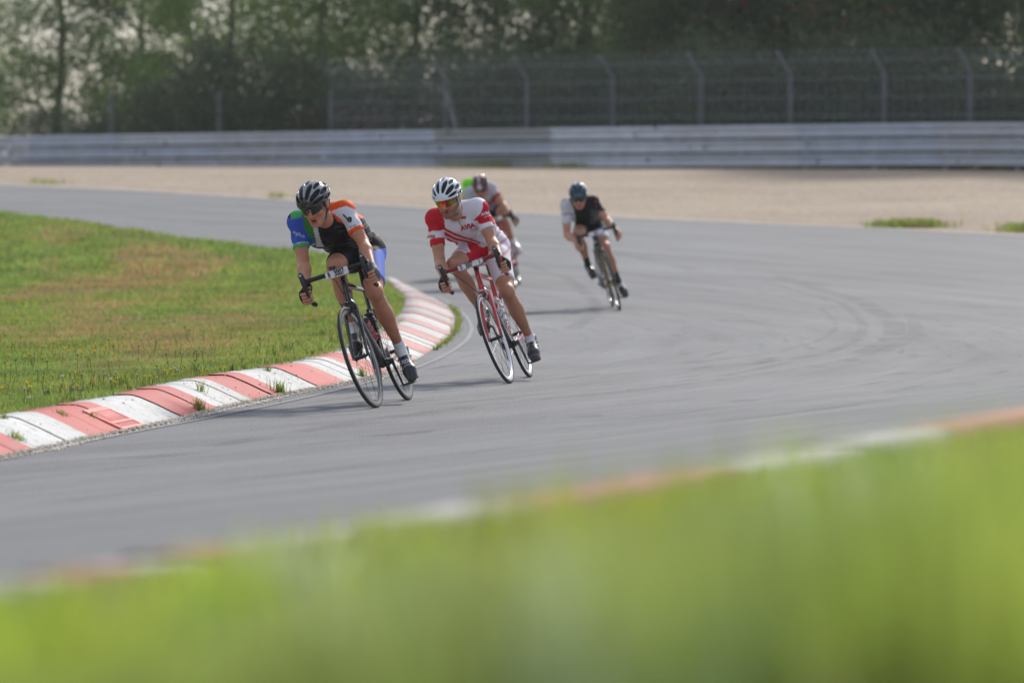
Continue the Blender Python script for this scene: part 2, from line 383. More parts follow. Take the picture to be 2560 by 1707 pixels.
V, F, C = kerb('kerb', KO, KN, KS, kwidth, lambda s: .145*min(1, float(np.interp(s, KS, KO[:, 1]) < 53)+.35), b1, (iz-1) % 2 == 0, 3, PROF,
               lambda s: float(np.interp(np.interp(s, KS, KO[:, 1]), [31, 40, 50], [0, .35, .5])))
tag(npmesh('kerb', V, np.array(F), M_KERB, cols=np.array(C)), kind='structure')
# dark bedding under the kerb slabs (fills the joints)
def under(P, Nn, S, widthf, hf, name):
    A = P+Nn*.01; W = np.array([widthf(s) for s in S])[:, None]; Bm = P+Nn*W*.6; Bq = P+Nn*(W-.01)
    z = lambda Q: G(Q[:, 0], Q[:, 1])
    V = np.concatenate([np.column_stack([A, z(A)-.012]), np.column_stack([Bm, z(Bm)+hf*.86-.018]), np.column_stack([Bq, z(Bq)+hf-.016])]); n = len(P)
    F = [(i, i+1, n+i+1, n+i) for i in range(n-1)]+[(n+i, n+i+1, 2*n+i+1, 2*n+i) for i in range(n-1)]
    return tag(npmesh(name, V, np.array(F), mat('kerb_bedding', (.10, .10, .075), .95, noise=.4, nscale=30)), kind='structure')
hfk = np.array([.145*(1 if y < 53 else .35) for y in KO[:, 1]])
under(KO, KN, KS, kwidth, hfk, 'kerb_bed')
NS = np.concatenate([[0], np.cumsum(np.linalg.norm(np.diff(NL, axis=0), axis=1))])
sn = lambda y: float(np.interp(y, NL[:, 1], NS))
_pr = NL[:, 0]/NL[:, 1]*10667+1280
b2 = [float(np.interp(p, _pr, NS)) for p in (-1000, -740, -520, -300, -100, 90, 270, 450, 1110, 1640, 2180)]+[sn(17), sn(22)]
PROF2 = [(0, .5), (.12, .9), (.3, 1.0), (.8, 1.0), (1.0, .9)]
V, F, C = kerb('kerb', NL, -NN, NS, lambda s: KW2, lambda s: .045, b2, True, 2, PROF2)
C = np.array(C)*.62+np.array((.30, .24, .20))*.30*RNG.uniform(.8, 1.2, (len(C), 1))     # weathered paint

V = np.array(V); C = np.array(C)
tag(npmesh('kerb', V, np.array(F)[:, ::-1], M_KERB, cols=C), kind='structure')
under(NL, -NN, NS, lambda s: KW2, .04, 'kerb_bed')

# ------------------------------------------------------------------ surface nets
class Field:
    def __init__(s, lo, hi, h):
        s.lo = np.array(lo, float); s.h = h; n = np.ceil((np.array(hi)-s.lo)/h).astype(int)+1
        s.n = n; s.F = np.full(n, 1.0, np.float32)
    def sub(s, lo, hi):
        a = np.clip(np.floor((np.array(lo)-s.lo)/s.h).astype(int), 0, s.n); b = np.clip(np.ceil((np.array(hi)-s.lo)/s.h).astype(int)+1, 0, s.n)
        if (b <= a).any(): return None
        ax = [s.lo[i]+s.h*np.arange(a[i], b[i]) for i in range(3)]
        return tuple(slice(a[i], b[i]) for i in range(3)), np.meshgrid(*[x.astype(np.float32) for x in ax], indexing='ij')
    def put(s, lo, hi, fn, k, mode='u'):
        pad = .03+k; r = s.sub(np.array(lo)-pad, np.array(hi)+pad)
        if r is None: return
        sl, (X, Y, Z) = r; d = fn(X, Y, Z); A = s.F[sl]
        if mode == 'u':
            hh = np.maximum(k-np.abs(A-d), 0)/max(k, 1e-6); s.F[sl] = np.minimum(A, d)-hh*hh*k*.25
        else:   # subtract
            d = -d; hh = np.maximum(k-np.abs(A-d), 0)/max(k, 1e-6); s.F[sl] = np.maximum(A, d)+hh*hh*k*.25
    def cone(s, a, b, ra, rb, k=.02, mode='u', cut0=False, cut1=False):
        a = np.array(a, float); b = np.array(b, float); ba = b-a; L2 = float(ba@ba)+1e-12; L = sqrt(L2)
        def fn(X, Y, Z):
            px, py, pz = X-a[0], Y-a[1], Z-a[2]; t0 = (px*ba[0]+py*ba[1]+pz*ba[2])/L2; t = np.clip(t0, 0, 1)
            d = np.sqrt((px-ba[0]*t)**2+(py-ba[1]*t)**2+(pz-ba[2]*t)**2)-(ra+(rb-ra)*t)
            if cut1: d = np.maximum(d, (t0-1)*L)
            if cut0: d = np.maximum(d, -t0*L)
            return d
        r = max(ra, rb); s.put(np.minimum(a, b)-r, np.maximum(a, b)+r, fn, k, mode)
    def ell(s, c, rad, R=None, k=.015, mode='u'):
        """ellipsoid centre c, radii rad along the rows of R"""
        c = np.array(c, float); R = np.eye(3) if R is None else np.array(R); rad = np.array(rad, float)
        def fn(X, Y, Z):
            p = [(X-c[0])*R[i][0]+(Y-c[1])*R[i][1]+(Z-c[2])*R[i][2] for i in range(3)]
            k0 = np.sqrt(sum((p[i]/rad[i])**2 for i in range(3))); k1 = np.sqrt(sum((p[i]/rad[i]**2)**2 for i in range(3)))+1e-6
            return k0*(k0-1)/k1
        r = rad.max(); s.put(c-r, c+r, fn, k, mode)
    def mesh(s):
        F = s.F; n = s.n; I = F < 0; cnt = np.zeros(n-1, np.int8)
        for dx in (0, 1):
            for dy in (0, 1):
                for dz in (0, 1): cnt += I[dx:n[0]-1+dx, dy:n[1]-1+dy, dz:n[2]-1+dz]
        act = (cnt > 0) & (cnt < 8); idx = np.argwhere(act); m = len(idx)
        co = [(dx, dy, dz) for dx in (0, 1) for dy in (0, 1) for dz in (0, 1)]
        cv = np.stack([F[idx[:, 0]+c[0], idx[:, 1]+c[1], idx[:, 2]+c[2]] for c in co], 1)
        P = np.zeros((m, 3)); W = np.zeros(m)
        for i in range(8):
            for j in range(i+1, 8):
                if sum(abs(co[i][q]-co[j][q]) for q in range(3)) != 1: continue
                v0, v1 = cv[:, i], cv[:, j]; x = (v0 < 0) != (v1 < 0); t = np.where(x, v0/np.where(x, v0-v1, 1), 0)
                p = np.array(co[i])+(np.array(co[j])-np.array(co[i]))*t[:, None]; P += p*x[:, None]; W += x
        P /= W[:, None]; V = s.lo+(idx+P)*s.h
        vid = np.full(n-1, -1, np.int32); vid[idx[:, 0], idx[:, 1], idx[:, 2]] = np.arange(m)
        Q = []
        for ax in range(3):
            a = [slice(0, n[0]), slice(0, n[1]), slice(0, n[2])]; a2 = list(a); a[ax] = slice(0, n[ax]-1); a2[ax] = slice(1, n[ax])
            A, B = I[tuple(a)], I[tuple(a2)]; e = np.argwhere(A != B); u, v = [q for q in range(3) if q != ax]
            ok = (e[:, u] > 0) & (e[:, v] > 0) & (e[:, u] < n[u]-1) & (e[:, v] < n[v]-1); e = e[ok]; sg = A[e[:, 0], e[:, 1], e[:, 2]]
            def g_(du, dv):
                q = e.copy(); q[:, u] += du; q[:, v] += dv; return vid[q[:, 0], q[:, 1], q[:, 2]]
            q = np.stack([g_(-1, -1), g_(0, -1), g_(0, 0), g_(-1, 0)], 1)
            fl = sg if ax != 1 else ~sg
            q[~fl] = q[~fl][:, ::-1]; Q.append(q)
        return V, np.concatenate(Q)

def nrm(v): v = np.array(v, float); return v/np.linalg.norm(v)

# ------------------------------------------------------------------ riders
M_SKIN = mat('skin', rough=.48, spec=.4, attr=True, noise=.14, nscale=14, sss=.08, bump=.05, bscale=300)
M_CLOTH = mat('lycra', rough=.62, attr=True, noise=.05, nscale=60, bump=.12, bscale=90, spec=.15)
M_HELM = mat('helmet_shell', rough=.22, attr=True, coat=.6)
M_LINER = mat('helmet_liner', (.012, .012, .013), .8)
M_BLK = mat('black_plastic', (.014, .014, .015), .38)
M_RUB = mat('black_rubber', (.02, .02, .021), .7, bump=.2, bscale=150)
M_SHOE = mat('shoe_upper', rough=.34, attr=True, coat=.2)
M_LENSD = mat('dark_lens', (.006, .007, .012), .06, coat=1.)
M_CARB = mat('black_carbon', (.012, .012, .013), .22, coat=.7)
M_CARBM = mat('matt_black_tape', (.018, .017, .018), .6, bump=.3, bscale=80)
M_STEEL = mat('polished_alloy', (.62, .62, .64), .22, metal=1.)
M_ALU = mat('brushed_alloy', (.5, .5, .52), .35, metal=.9)
M_RED = mat('red_paint', (.52, .012, .018), .22, coat=.8)
M_REDTAPE = mat('red_tape', (.30, .018, .028), .55, bump=.3, bscale=80)
M_WHITE = mat('white_paint', (.75, .75, .77), .3, coat=.5)
M_YEL = mat('yellow_paint', (.70, .42, .02), .3, coat=.5)
M_INK = mat('black_ink', (.012, .012, .014), .6)
M_SOCK = mat('white_sock', (.72, .72, .74), .85, bump=.3, bscale=120)
M_SOCKD = mat('black_sock', (.02, .02, .022), .85)
def lensmix(t, b):
    tc = t.nodes.new('ShaderNodeTexCoord'); sp = t.nodes.new('ShaderNodeSeparateXYZ'); t.links.new(tc.outputs['Generated'], sp.inputs[0])
    c = ramp(t, sp.outputs[1], [(0, (.12, .35, .08)), (.2, (.8, .35, .02)), (.42, (.75, .05, .02)), (.62, (.3, .05, .02)), (.85, (.25, .35, .05))])
    t.links.new(c, b.inputs['Base Color']); b.inputs['Metallic'].default_value = .8; b.inputs['Roughness'].default_value = .12
M_LENSR = ground_mat('mirror_lens', lensmix)

def head_frame(yaw, pitch, roll, BM):
    """world head axes from yaw (to the viewer's left), pitch (down), roll (top to the viewer's left) -> rows f,l,u in bike frame"""
    f = Vector((-sin(yaw)*cos(pitch), -cos(yaw)*cos(pitch), -sin(pitch)))
    l = Vector((cos(yaw), -sin(yaw), 0)); u = f.cross(l)
    if u.z < 0: u = -u
    l2 = l*cos(roll)+u*sin(roll); u2 = u*cos(roll)-l*sin(roll)
    R = BM.to_3x3().transposed()
    return np.array([list(R @ f), list(R @ l2), list(R @ u2)])

def bike_matrix(r, f, lean):
    r = Vector(r); fw = (Vector(f)-r).normalized(); left = Vector((0, 0, 1)).cross(fw).normalized(); up = fw.cross(left); L = radians(lean)
    l2 = left*cos(L)+up*sin(L); u2 = up*cos(L)-left*sin(L)
    return Matrix(((fw.x, l2.x, u2.x, r.x), (fw.y, l2.y, u2.y, r.y), (fw.z, l2.z, u2.z, r.z), (0, 0, 0, 1)))

def hand_geo(s):
    """hand on the hook of the drops. s=+1 left"""
    c = np.array((.957, s*.213, .805)); a = nrm((.34, 0, .94)); p = np.array((-.75, s*.66, 0)); p = nrm(p-a*(p@a)); n = np.cross(a, p)*(-s); 
    if n[0] < 0: n = -n
    return c, a, p, n
def add_hand(F, J, s, off=0., glove=False):
    c, a, p, n = hand_geo(s); W = np.array(J['wrL' if s > 0 else 'wrR'])
    def P(o, R, ph): ph = radians(ph); return c+a*o+R*(cos(ph)*p+sin(ph)*n)
    offs = [.033, .011, -.011, -.032]; ln = [1., 1.06, 1.0, .84]
    for o, l in zip(offs, ln):
        kn = P(o, .040, 28)
        F.cone(W+(kn-W)*.25, kn, .019+off, .0125+off, k=.012)
        m = P(o, .0375, 85*l)
        if glove:
            F.cone(kn, kn+(m-kn)*.75, .0118+off, .0105+off, k=.004, cut1=True); continue
        q = P(o, .0315, 150*l); t = P(o, .0275, 212*l)
        F.cone(kn, m, .0108, .0100, k=.003); F.cone(m, q, .0100, .0092, k=.003); F.cone(q, t, .0092, .0078, k=.003)
    F.cone(W, P(0, .036, 5), .024+off, .030+off, k=.015)
    F.cone(P(.02, .036, 0), P(-.02, .036, 0), .024+off, .022+off, k=.01)
    t0 = P(.012, .034, -25); t1 = P(.040, .036, -62); t2 = P(.050, .031, -112)
    F.cone(t0, t1, .015+off, .0125+off, k=.01)
    if not glove: F.cone(t1, t2, .0118, .0092, k=.003)
    if glove: F.cone(W+(W-np.array(J['elL' if s > 0 else 'elR']))*.02, P(0, .036, 5), .027+off, .030+off, k=.01)

def torso(F, J, off=0., arms=None, k=.05, slim=1.):
    sL, sR, hL, hR = [np.array(J[x]) for x in ('shL', 'shR', 'hipL', 'hipR')]
    S = (sL+sR)/2; Hm = (hL+hR)/2; la = nrm(sL-sR); up = np.array((0, 0, 1.))
    b0 = Hm+np.array((.03, 0, .05)); b1 = S+np.array((-.07, 0, -.055)); q = (b0+b1)/2+np.array((-.03, 0, .035))
    for e in (-1, 1):
        F.cone(b0+la*e*.05, q+la*e*.055, .098*slim+off, .100*slim+off, k); F.cone(q+la*e*.055, b1+la*e*.065, .100*slim+off, .108*slim+off, k)
        F.cone(S+la*e*.05+np.array((.0, 0, -.06)), b1+la*e*.06-up*.03, .07+off, .085+off, k)     # chest
    F.cone(sL-la*.02, sR+la*.02, .056+off, .056+off, k)
    nb = np.array(J['neck'])
    for q_ in (sL, sR): F.cone(S+(nb-S)*.5+np.array((-.02, 0, .025)), q_+np.array((0, 0, .012)), .046+off, .044+off, k)

def smooth_poly(a, off): return off

def person(idx, J, BM, spec, label, h=.006):
    """body + clothes in the bike frame"""
    Jn = {k_: np.array(v, float) for k_, v in J.items()}
    Rh = head_frame(*[radians(x) for x in spec['head']], BM); f, l, u = Rh; hd = Jn['hd']
    H = lambda a, b, c: hd+f*a+l*b+u*c
    sL, sR = Jn['shL'], Jn['shR']; S = (sL+sR)/2
    skin = np.array(spec.get('skin', (.50, .235, .145)))
    # ---- body
    lo, hi = (-.12, -.46, .02), (1.12, .40, 1.62)
    B = Field(lo, hi, h); torso(B, Jn)
    B.cone(Jn['hipL'], Jn['hipR'], .10, .10, .04)
    B.cone(S+np.array((-.01, 0, .01)), H(-.035, 0, -.075), .06, .054, .03)
    for s, n in ((1, 'L'), (-1, 'R')):
        sh, el, wr = Jn['sh'+n], Jn['el'+n], Jn['wr'+n]; hp, kn, an, ba = Jn['hip'+n], Jn['kn'+n], Jn['an'+n], Jn['ba'+n]
        B.ell(sh, (.062, .06, .062), None, .03); B.cone(sh, el, .050, .039, .02)
        B.cone(sh+(el-sh)*.3+np.array((.008, 0, 0)), sh+(el-sh)*.7+np.array((.008, 0, 0)), .042, .040, .02)
        B.cone(el, el+(wr-el)*.35, .036, .042, .015); B.cone(el+(wr-el)*.35, wr, .041, .0245, .02)
        B.cone(hp, kn, .088, .056, .03); B.cone(hp+(kn-hp)*.25+np.array((.02, 0, .02)), hp+(kn-hp)*.75+np.array((.01, 0, .01)), .075, .060, .03)
        B.ell(kn+nrm(kn-(hp+an)/2)*.012, (.05, .050, .052), None, .02)
        cb = nrm((hp+an)/2-kn)       # behind the knee
        B.cone(kn, an, .048, .031, .02); B.cone(kn+(an-kn)*.16+cb*.014, kn+(an-kn)*.42+cb*.018, .042, .050, .03)
        B.cone(kn+(an-kn)*.36+cb*.018, kn+(an-kn)*.66+cb*.006, .048, .033, .03)
        B.cone(an, ba, .034, .03, .02)
    V, Q = B.mesh(); parts = [(V, Q)]
    # ---- head, finer
    c = hd; Hf = Field(c-.17, c+.17, h*.5 if h < .008 else h*.7)
    Hf.ell(H(-.012, 0, .018), (.100, .078, .096), Rh, .02)
    Hf.ell(H(.030, 0, -.045), (.060, .060, .082), Rh, .02)
    Hf.cone(H(.0, .052, -.055), H(.068, .016, -.108), .026, .021, .02); Hf.cone(H(.0, -.052, -.055), H(.068, -.016, -.108), .026, .021, .02)
    Hf.cone(H(.068, -.014, -.112), H(.068, .014, -.112), .019, .019, .012)
    Hf.cone(H(.076, -.034, .008), H(.076, .034, .008), .014, .014, .012)
    Hf.cone(H(.060, .040, -.035), H(.058, -.040, -.035), .026, .026, .02)
    Hf.ell(H(.084, .030, -.016), (.014, .017, .010), Rh, .006, 's'); Hf.ell(H(.084, -.030, -.016), (.014, .017, .010), Rh, .006, 's')
    Hf.cone(H(.086, 0, -.006), H(.108, 0, -.045), .0085, .0125, .008); Hf.cone(H(.096, .013, -.050), H(.096, -.013, -.050), .0075, .0075, .006)
    mo = spec.get('mouth', .004)
    Hf.cone(H(.088, .018, -.071), H(.088, -.018, -.071), .0075, .0075, .006); Hf.cone(H(.085, .016, -.086-mo), H(.085, -.016, -.086-mo), .008, .008, .006)
    Hf.ell(H(.097, 0, -.079-mo*.5), (.018, .019, .003+mo*.7), Rh, .002, 's')
    for e in (-1, 1):
        Hf.ell(H(-.012, e*.080, -.022), (.020, .009, .032), Rh, .006)
        Hf.ell(H(.079, e*.030, -.017), (.0115, .0115, .0115), Rh, .001)
    Hf.cone(H(-.035, 0, -.06), H(-.06, 0, -.14), .055, .055, .03)
    V2, Q2 = Hf.mesh(); parts.append((V2, Q2))
    for s in (1, -1):
        c0 = hand_geo(s)[0]; W = Jn['wrL' if s > 0 else 'wrR']
        Fh = Field(np.minimum(c0, W)-.10, np.maximum(c0, W)+.10, .0032 if h < .008 else .006); add_hand(Fh, Jn, s)
        Fh.cone(W, W+nrm(Jn['elL' if s > 0 else 'elR']-W)*.06, .0245, .027, .01)
        parts.append(Fh.mesh())
    VV = []; QQ = []; n0 = 0
    for v, q in parts: VV.append(v); QQ.append(q+n0); n0 += len(v)
    V = np.concatenate(VV); Q = np.concatenate(QQ)
    C = np.tile(skin, (len(V), 1))
    d = V-hd; hf, hl, hu = d@f, d@l, d@u; near = np.linalg.norm(d, axis=1) < .17
    lips = near & (hf > .078) & (abs(hl) < .024) & (hu < -.064) & (hu > -.096-mo)
    C[lips] = (.42, .11, .09)
    inm = near & (hf > .06) & (hf < .088) & (abs(hl) < .018) & (abs(hu+.079+mo*.5) < .003+mo*.6)
    C[inm] = (.10, .03, .03)
    if spec.get('beard'):
        bd = near & (hf > -.02) & (hu < -.052) & ~lips & ~((hf > .07) & (hu > -.066) & (abs(hl) > .026)) & (hu > -.14)
        C[bd] = C[bd]*.42+np.array((.05, .035, .025))*.58
    eye = near & (hf > .078) & (abs(abs(hl)-.03) < .011) & (abs(hu+.017) < .008); C[eye] = (.5, .48, .45)
    cheek = near & (hf > .05) & (abs(abs(hl)-.042) < .02) & (abs(hu+.045) < .02); C[cheek] *= np.array((1.08, .88, .85))
    nose = near & (hf > .098) & (hu < -.03); C[nose] *= np.array((1.1, .85, .82))
    for n in 'LR':
        for j, rr in (('kn', .055), ('el', .05)):
            q_ = np.exp(-(np.linalg.norm(V-Jn[j+n], axis=1)/rr)**2*.7)[:, None]; C = C*(1-q_*.35*np.array((0, .35, .40)))
        q_ = np.clip(((V-Jn['kn'+n])@(Jn['an'+n]-Jn['kn'+n]))/.18, 0, 1)[:, None]*(V[:, 2:3] < .9); C = C*(1-q_*np.array((.06, .10, .12)))
    body = npmesh('person', V, Q, M_SKIN, smooth=True, cols=C, matrix=BM)
    tag(body, label, 'person', 'racing cyclists in the bend')
    # ---- jersey
    JF = Field((-.05, -.42, .8), (1.0, .38, 1.55), h); torso(JF, Jn, .008)
    for n in 'LR':
        sh, el = Jn['sh'+n], Jn['el'+n]; e2 = sh+(el-sh)*spec['sleeve']; ext = nrm(el-sh)
        JF.ell(sh, (.071, .068, .070), None, .03); JF.cone(sh, e2, .060, .054, .012, cut1=True)
    JF.cone(S+(Jn['neck']-S)*.3, S+(H(-.035, 0, -.075)-S)*.42, .073, .066, .02, cut1=True)
    JF.cone(Jn['hipL']+np.array((.0, 0, .03)), Jn['hipR']+np.array((.0, 0, .03)), .088, .088, .05)
    # folds
    r = JF.sub(JF.lo, JF.lo+JF.n*h); sl, (X, Y, Z) = r
    T = (Z-1.0)*1.0-(X-.3)*.25
    ph = 95*(Z*.9+.35*Y*np.sign(Y+.05))+6*np.sin(9*X+4*Z)+4*np.sin(14*Y)
    amp = .0028*np.clip(1.2-abs(Z-1.12)/.16, 0, 1)
    JF.F += (amp*np.sin(ph)+.0024*np.sin(60*X+35*Y+3*np.sin(20*Z))*np.sin(17*Y+9*X)).astype(np.float32)
    # hem: cut below the waist (plane across the hips)
    hm = (Jn['hipL']+Jn['hipR'])/2; ax = nrm(S-hm)
    dd = (X-hm[0])*ax[0]+(Y-hm[1])*ax[1]+(Z-hm[2])*ax[2]
    JF.F = np.maximum(JF.F, (.015-dd).astype(np.float32))
    V, Q = JF.mesh(); C = spec['jersey'](V, Jn)
    jersey = npmesh('jersey', V, Q, M_CLOTH, parent=body, smooth=True, cols=C)
    # ---- shorts
    SF = Field((-.06, -.36, .5), (.80, .36, 1.22), h); off = .007
    Hm = (Jn['hipL']+Jn['hipR'])/2; la = nrm(sL-sR)
    SF.cone(Jn['hipL'], Jn['hipR'], .10+off, .10+off, .04); SF.cone(Hm+np.array((-.03, .04, 0)), Hm+np.array((-.03, -.04, 0)), .10, .10, .04)
    b0 = Hm+np.array((.03, 0, .05)); b1 = S+np.array((-.07, 0, -.055)); q = (b0+b1)/2+np.array((-.03, 0, .035))
    for e in (-1, 1): SF.cone(b0+la*e*.05, b0+(q-b0)*.9+la*e*.053, .098+off-.001, .1+off-.003, .05)
    for n in 'LR':
        hp, kn = Jn['hip'+n], Jn['kn'+n]; g_ = spec['shortlen'].get(n, .78); e2 = hp+(kn-hp)*g_
        SF.cone(hp, e2, .088+off, .088+(.056-.088)*g_+off+.004, .03, cut1=True)
        tf = hp+(kn-hp)*.25+np.array((.02, 0, .02)); te = hp+(kn-hp)*.75+np.array((.01, 0, .01)); gg = min(1, (g_-.25)/.5)
        SF.cone(tf, tf+(te-tf)*gg, .075+off, .075+(.06-.075)*gg+off, .03, cut1=True)
    V, Q = SF.mesh(); C = spec['shorts'](V, Jn)
    shorts = npmesh('shorts', V, Q, M_CLOTH, parent=body, smooth=True, cols=C)
    # ---- gloves
    for s, n in ((1, 'L'), (-1, 'R')):
        if spec.get('glove'+n) is None: continue
        c0 = hand_geo(s)[0]; W = Jn['wr'+n]
        GF = Field(np.minimum(c0, W)-.08, np.maximum(c0, W)+.08, .0036 if h < .008 else .006); add_hand(GF, Jn, s, .0028, True)
        V, Q = GF.mesh(); npmesh('glove', V, Q, M_CLOTH, parent=body, smooth=True, cols=np.tile(spec['glove'+n], (len(V), 1)))
    # ---- socks and shoes
    for n in 'LR':
        kn, an, ba = Jn['kn'+n], Jn['an'+n], Jn['ba'+n]; sd_ = nrm(an-kn)
        SO = Field(np.minimum(an, ba)-.13, np.maximum(an, ba)+.13, h*.8)
        top = an-sd_*spec.get('sock', .055); SO.cone(top, an, .0375, .036, .01, cut0=True); SO.cone(an, an+(ba-an)*.4, .038, .034, .01)
        V, Q = SO.mesh(); npmesh('sock', V, Q, spec['sockmat'], parent=body, smooth=True)
        fd = nrm(ba-an); perp = fd-sd_*(fd@sd_); perp = nrm(perp)
        heel = an+sd_*.050-perp*.040; fdir = nrm(ba-heel); upf = -sd_-fdir*(-sd_@fdir); upf = nrm(upf); sid = np.cross(upf, fdir)
        toe = ba+fdir*.070; Rf = np.array([fdir, sid, upf])
        FF = Field(np.minimum(heel, toe)-.11, np.maximum(heel, toe)+.11, h*.7)
        FF.cone(heel+upf*.012, ba+upf*.006, .030, .038, .02); FF.ell(ba+upf*.004+fdir*.012, (.062, .046, .034), Rf, .02)
        FF.ell(toe-fdir*.012-upf*.002, (.042, .036, .024), Rf, .02)
        FF.cone(an+sd_*.012-perp*.01, heel+upf*.02, .040, .032, .02); FF.cone(an+sd_*.02, ba+upf*.02, .040, .028, .03)
        FF.ell(heel+fdir*.02+upf*.0, (.042, .033, .03), Rf, .02)
        FF.cone(an-sd_*.02, an-sd_*.06, .036, .036, .008, 's')
        V, Q = FF.mesh(); d = V-heel; tf = d@fdir; tu = d@upf; ts = d@sid
        L = float(np.linalg.norm(toe-heel)); C = spec['shoe'](tf/L, tu, ts, n)
        shoe = npmesh('shoe', V, Q, M_SHOE, parent=body, smooth=True, cols=C)
        sb = MB()                        # straps over the instep
        for q_, wd in ((.34, .011), (.52, .010), (.70, .009)):
            cc = heel+fdir*L*q_+upf*.006; rr = .047 if q_ < .5 else .047
            pts = [cc+sid*(rr*cos(t))+upf*((.050 if q_ < .4 else .040 if q_ < .6 else .034)*sin(t)) for t in np.linspace(.15, pi-.15, 9)]
            sb.tube(pts, .0028, 6, flat=wd/.0028*.5, side=tuple(fdir))
        sb.build('strap', spec['strapmat'], shoe)
        so = MB(); m3 = Matrix(((fdir[0], sid[0], upf[0]), (fdir[1], sid[1], upf[1]), (fdir[2], sid[2], upf[2])))
        for q_, sx, sy in ((.12, .055, .05), (.42, .10, .048), (.75, .11, .075)): so.box(heel+fdir*L*q_-upf*.027, (sx, sy, .012), m3)
        so.build('sole', spec['solemat'], shoe)
    # ---- helmet
    hh = .0030 if h < .008 else .006; HF = Field(hd-.2, hd+.2, hh); hc = H(-.012, 0, .030)
    hr = (.140, .108, .118)
    HF.ell(hc, hr, Rh, .0)
    # tail and brim
    HF.cone(hc-f*.11+u*.02+l*.035, hc-f*.11+u*.02-l*.035, .035, .035, .03)
    r = HF.sub(HF.lo, HF.lo+HF.n*hh); sl, (X, Y, Z) = r
    pf, pl, pu = [(X-hc[0])*Rh[i][0]+(Y-hc[1])*Rh[i][1]+(Z-hc[2])*Rh[i][2] for i in range(3)]
    brim = .0+.10*np.clip(-pf, 0, 1)*-1.0          # lower edge slightly lower at the back
    HF.F = np.maximum(HF.F, (-.012-.12*np.clip(-pf, 0, .12)+.03*np.clip(pf, 0, .14)-pu).astype(np.float32))
    rho = np.sqrt(pl**2*1.18+pu**2)+1e-6; al = np.degrees(np.arctan2(pl, pu)); be = np.degrees(np.arctan2(pf, rho))
    dep = HF.F + .016                         # only carve to a depth
    ve = np.full_like(HF.F, 1.0)
    cols_ = [(-17, 40, 30, .017), (17, 40, 30, .017), (-50, 42, 27, .017), (50, 42, 27, .017), (-78, 44, 22, .012), (78, 44, 22, .012),
             (-33, 6, 24, .014), (33, 6, 24, .014), (0, 2, 18, .012), (-64, 2, 26, .015), (64, 2, 26, .015), (-88, 0, 26, .011), (88, 0, 26, .011),
             (-18, -36, 24, .016), (18, -36, 24, .016), (-48, -42, 22, .016), (48, -42, 22, .016), (-76, -44, 20, .013), (76, -44, 20, .013)]
    for a0, b0_, bh, wv in cols_:
        e_ = 1-((be-b0_)/bh)**2; dd = np.abs(np.radians(al-a0))*rho
        ve = np.minimum(ve, np.where(e_ > 0, dd-wv*np.sqrt(np.maximum(e_, 0)), 1.0))
    carve = np.maximum(-ve, -dep)            # outside-vent or deeper
    HF.F = np.maximum(HF.F, np.minimum(-ve, .03).astype(np.float32))
    HF.F = np.maximum(HF.F, -(np.sqrt((pf/hr[0])**2+(pl/hr[1])**2+(pu/hr[2])**2)-.86).astype(np.float32)*.12)   # hollow inside
    V, Q = HF.mesh(); d = V-hc; C = spec['helmet'](d@f, d@l, d@u)
    helmet = npmesh('helmet', V, Q, M_HELM, parent=body, smooth=True, cols=C)
    LF = Field(hd-.18, hd+.18, .006); LF.ell(hc, (.123, .094, .103), Rh, .0)
    X, Y, Z = LF.sub(LF.lo, LF.lo+LF.n*.006)[1]
    LF.F = np.maximum(LF.F, (-.006-((X-hc[0])*u[0]+(Y-hc[1])*u[1]+(Z-hc[2])*u[2])).astype(np.float32))
    V, Q = LF.mesh(); npmesh('helmet_liner', V, Q, M_LINER, parent=helmet, smooth=True)
    st = MB()
    for e in (-1, 1):
        st.tube([H(.03, e*.088, .01), H(.012, e*.082, -.05), H(.03, e*.058, -.098), H(.038, 0, -.135)], .0035, 6, flat=1.6, side=tuple(f))
        st.tube([H(-.05, e*.088, .0), H(-.02, e*.086, -.04), H(.008, e*.080, -.062)], .0035, 6, flat=1.6, side=tuple(f))
    st.build('chin_strap', spec['strap'], helmet)
    # ---- hair at the nape and temples
    if spec.get('hair') is not None:
        HH = Field(hd-.16, hd+.16, .005); HH.ell(H(-.022, 0, .012), (.098, .083, .095), Rh, .0)
        X, Y, Z = HH.sub(HH.lo, HH.lo+HH.n*.005)[1]
        qf, qu = [(X-hd[0])*Rh[i][0]+(Y-hd[1])*Rh[i][1]+(Z-hd[2])*Rh[i][2] for i in (0, 2)]
        HH.F = np.maximum(HH.F, (qf-.028).astype(np.float32)); HH.F = np.maximum(HH.F, (-.035+.3*np.maximum(qf, -.03)-qu).astype(np.float32))
        V, Q = HH.mesh(); npmesh('hair', V, Q, spec['hair'], parent=body, smooth=True)
    # ---- glasses
    lens = MB(); fr = MB(); nn = 25; Vt = []; Vb = []
    for i in range(nn):
        th = radians(-62+124*i/(nn-1)); R_ = .088+.012*abs(sin(th))
        a_, b_ = .016+R_*cos(th), R_*sin(th)*.86
        t_ = abs(th)/radians(62); top = .010-.004*t_; bot = -.036+.016*t_**2
        nc = max(0, 1-abs(b_)/.013); bot = bot+(top-.012-bot)*min(1, nc*1.3)
        Vt.append(H(a_, b_, top)); Vb.append(H(a_-.004, b_, bot))
    Vi = [p-f*.002 for p in Vt]; Vj = [p-f*.002 for p in Vb]
    lens.add(Vt+Vb+Vi+Vj, [(i, i+1, nn+i+1, nn+i) for i in range(nn-1)]+[(2*nn+i, 3*nn+i, 3*nn+i+1, 2*nn+i+1) for i in range(nn-1)]+[(nn+i, nn+i+1, 3*nn+i+1, 3*nn+i) for i in range(nn-1)])
    gl = lens.build('sunglasses', spec['lens'], body)
    fr.tube(Vt, .0030, 6)
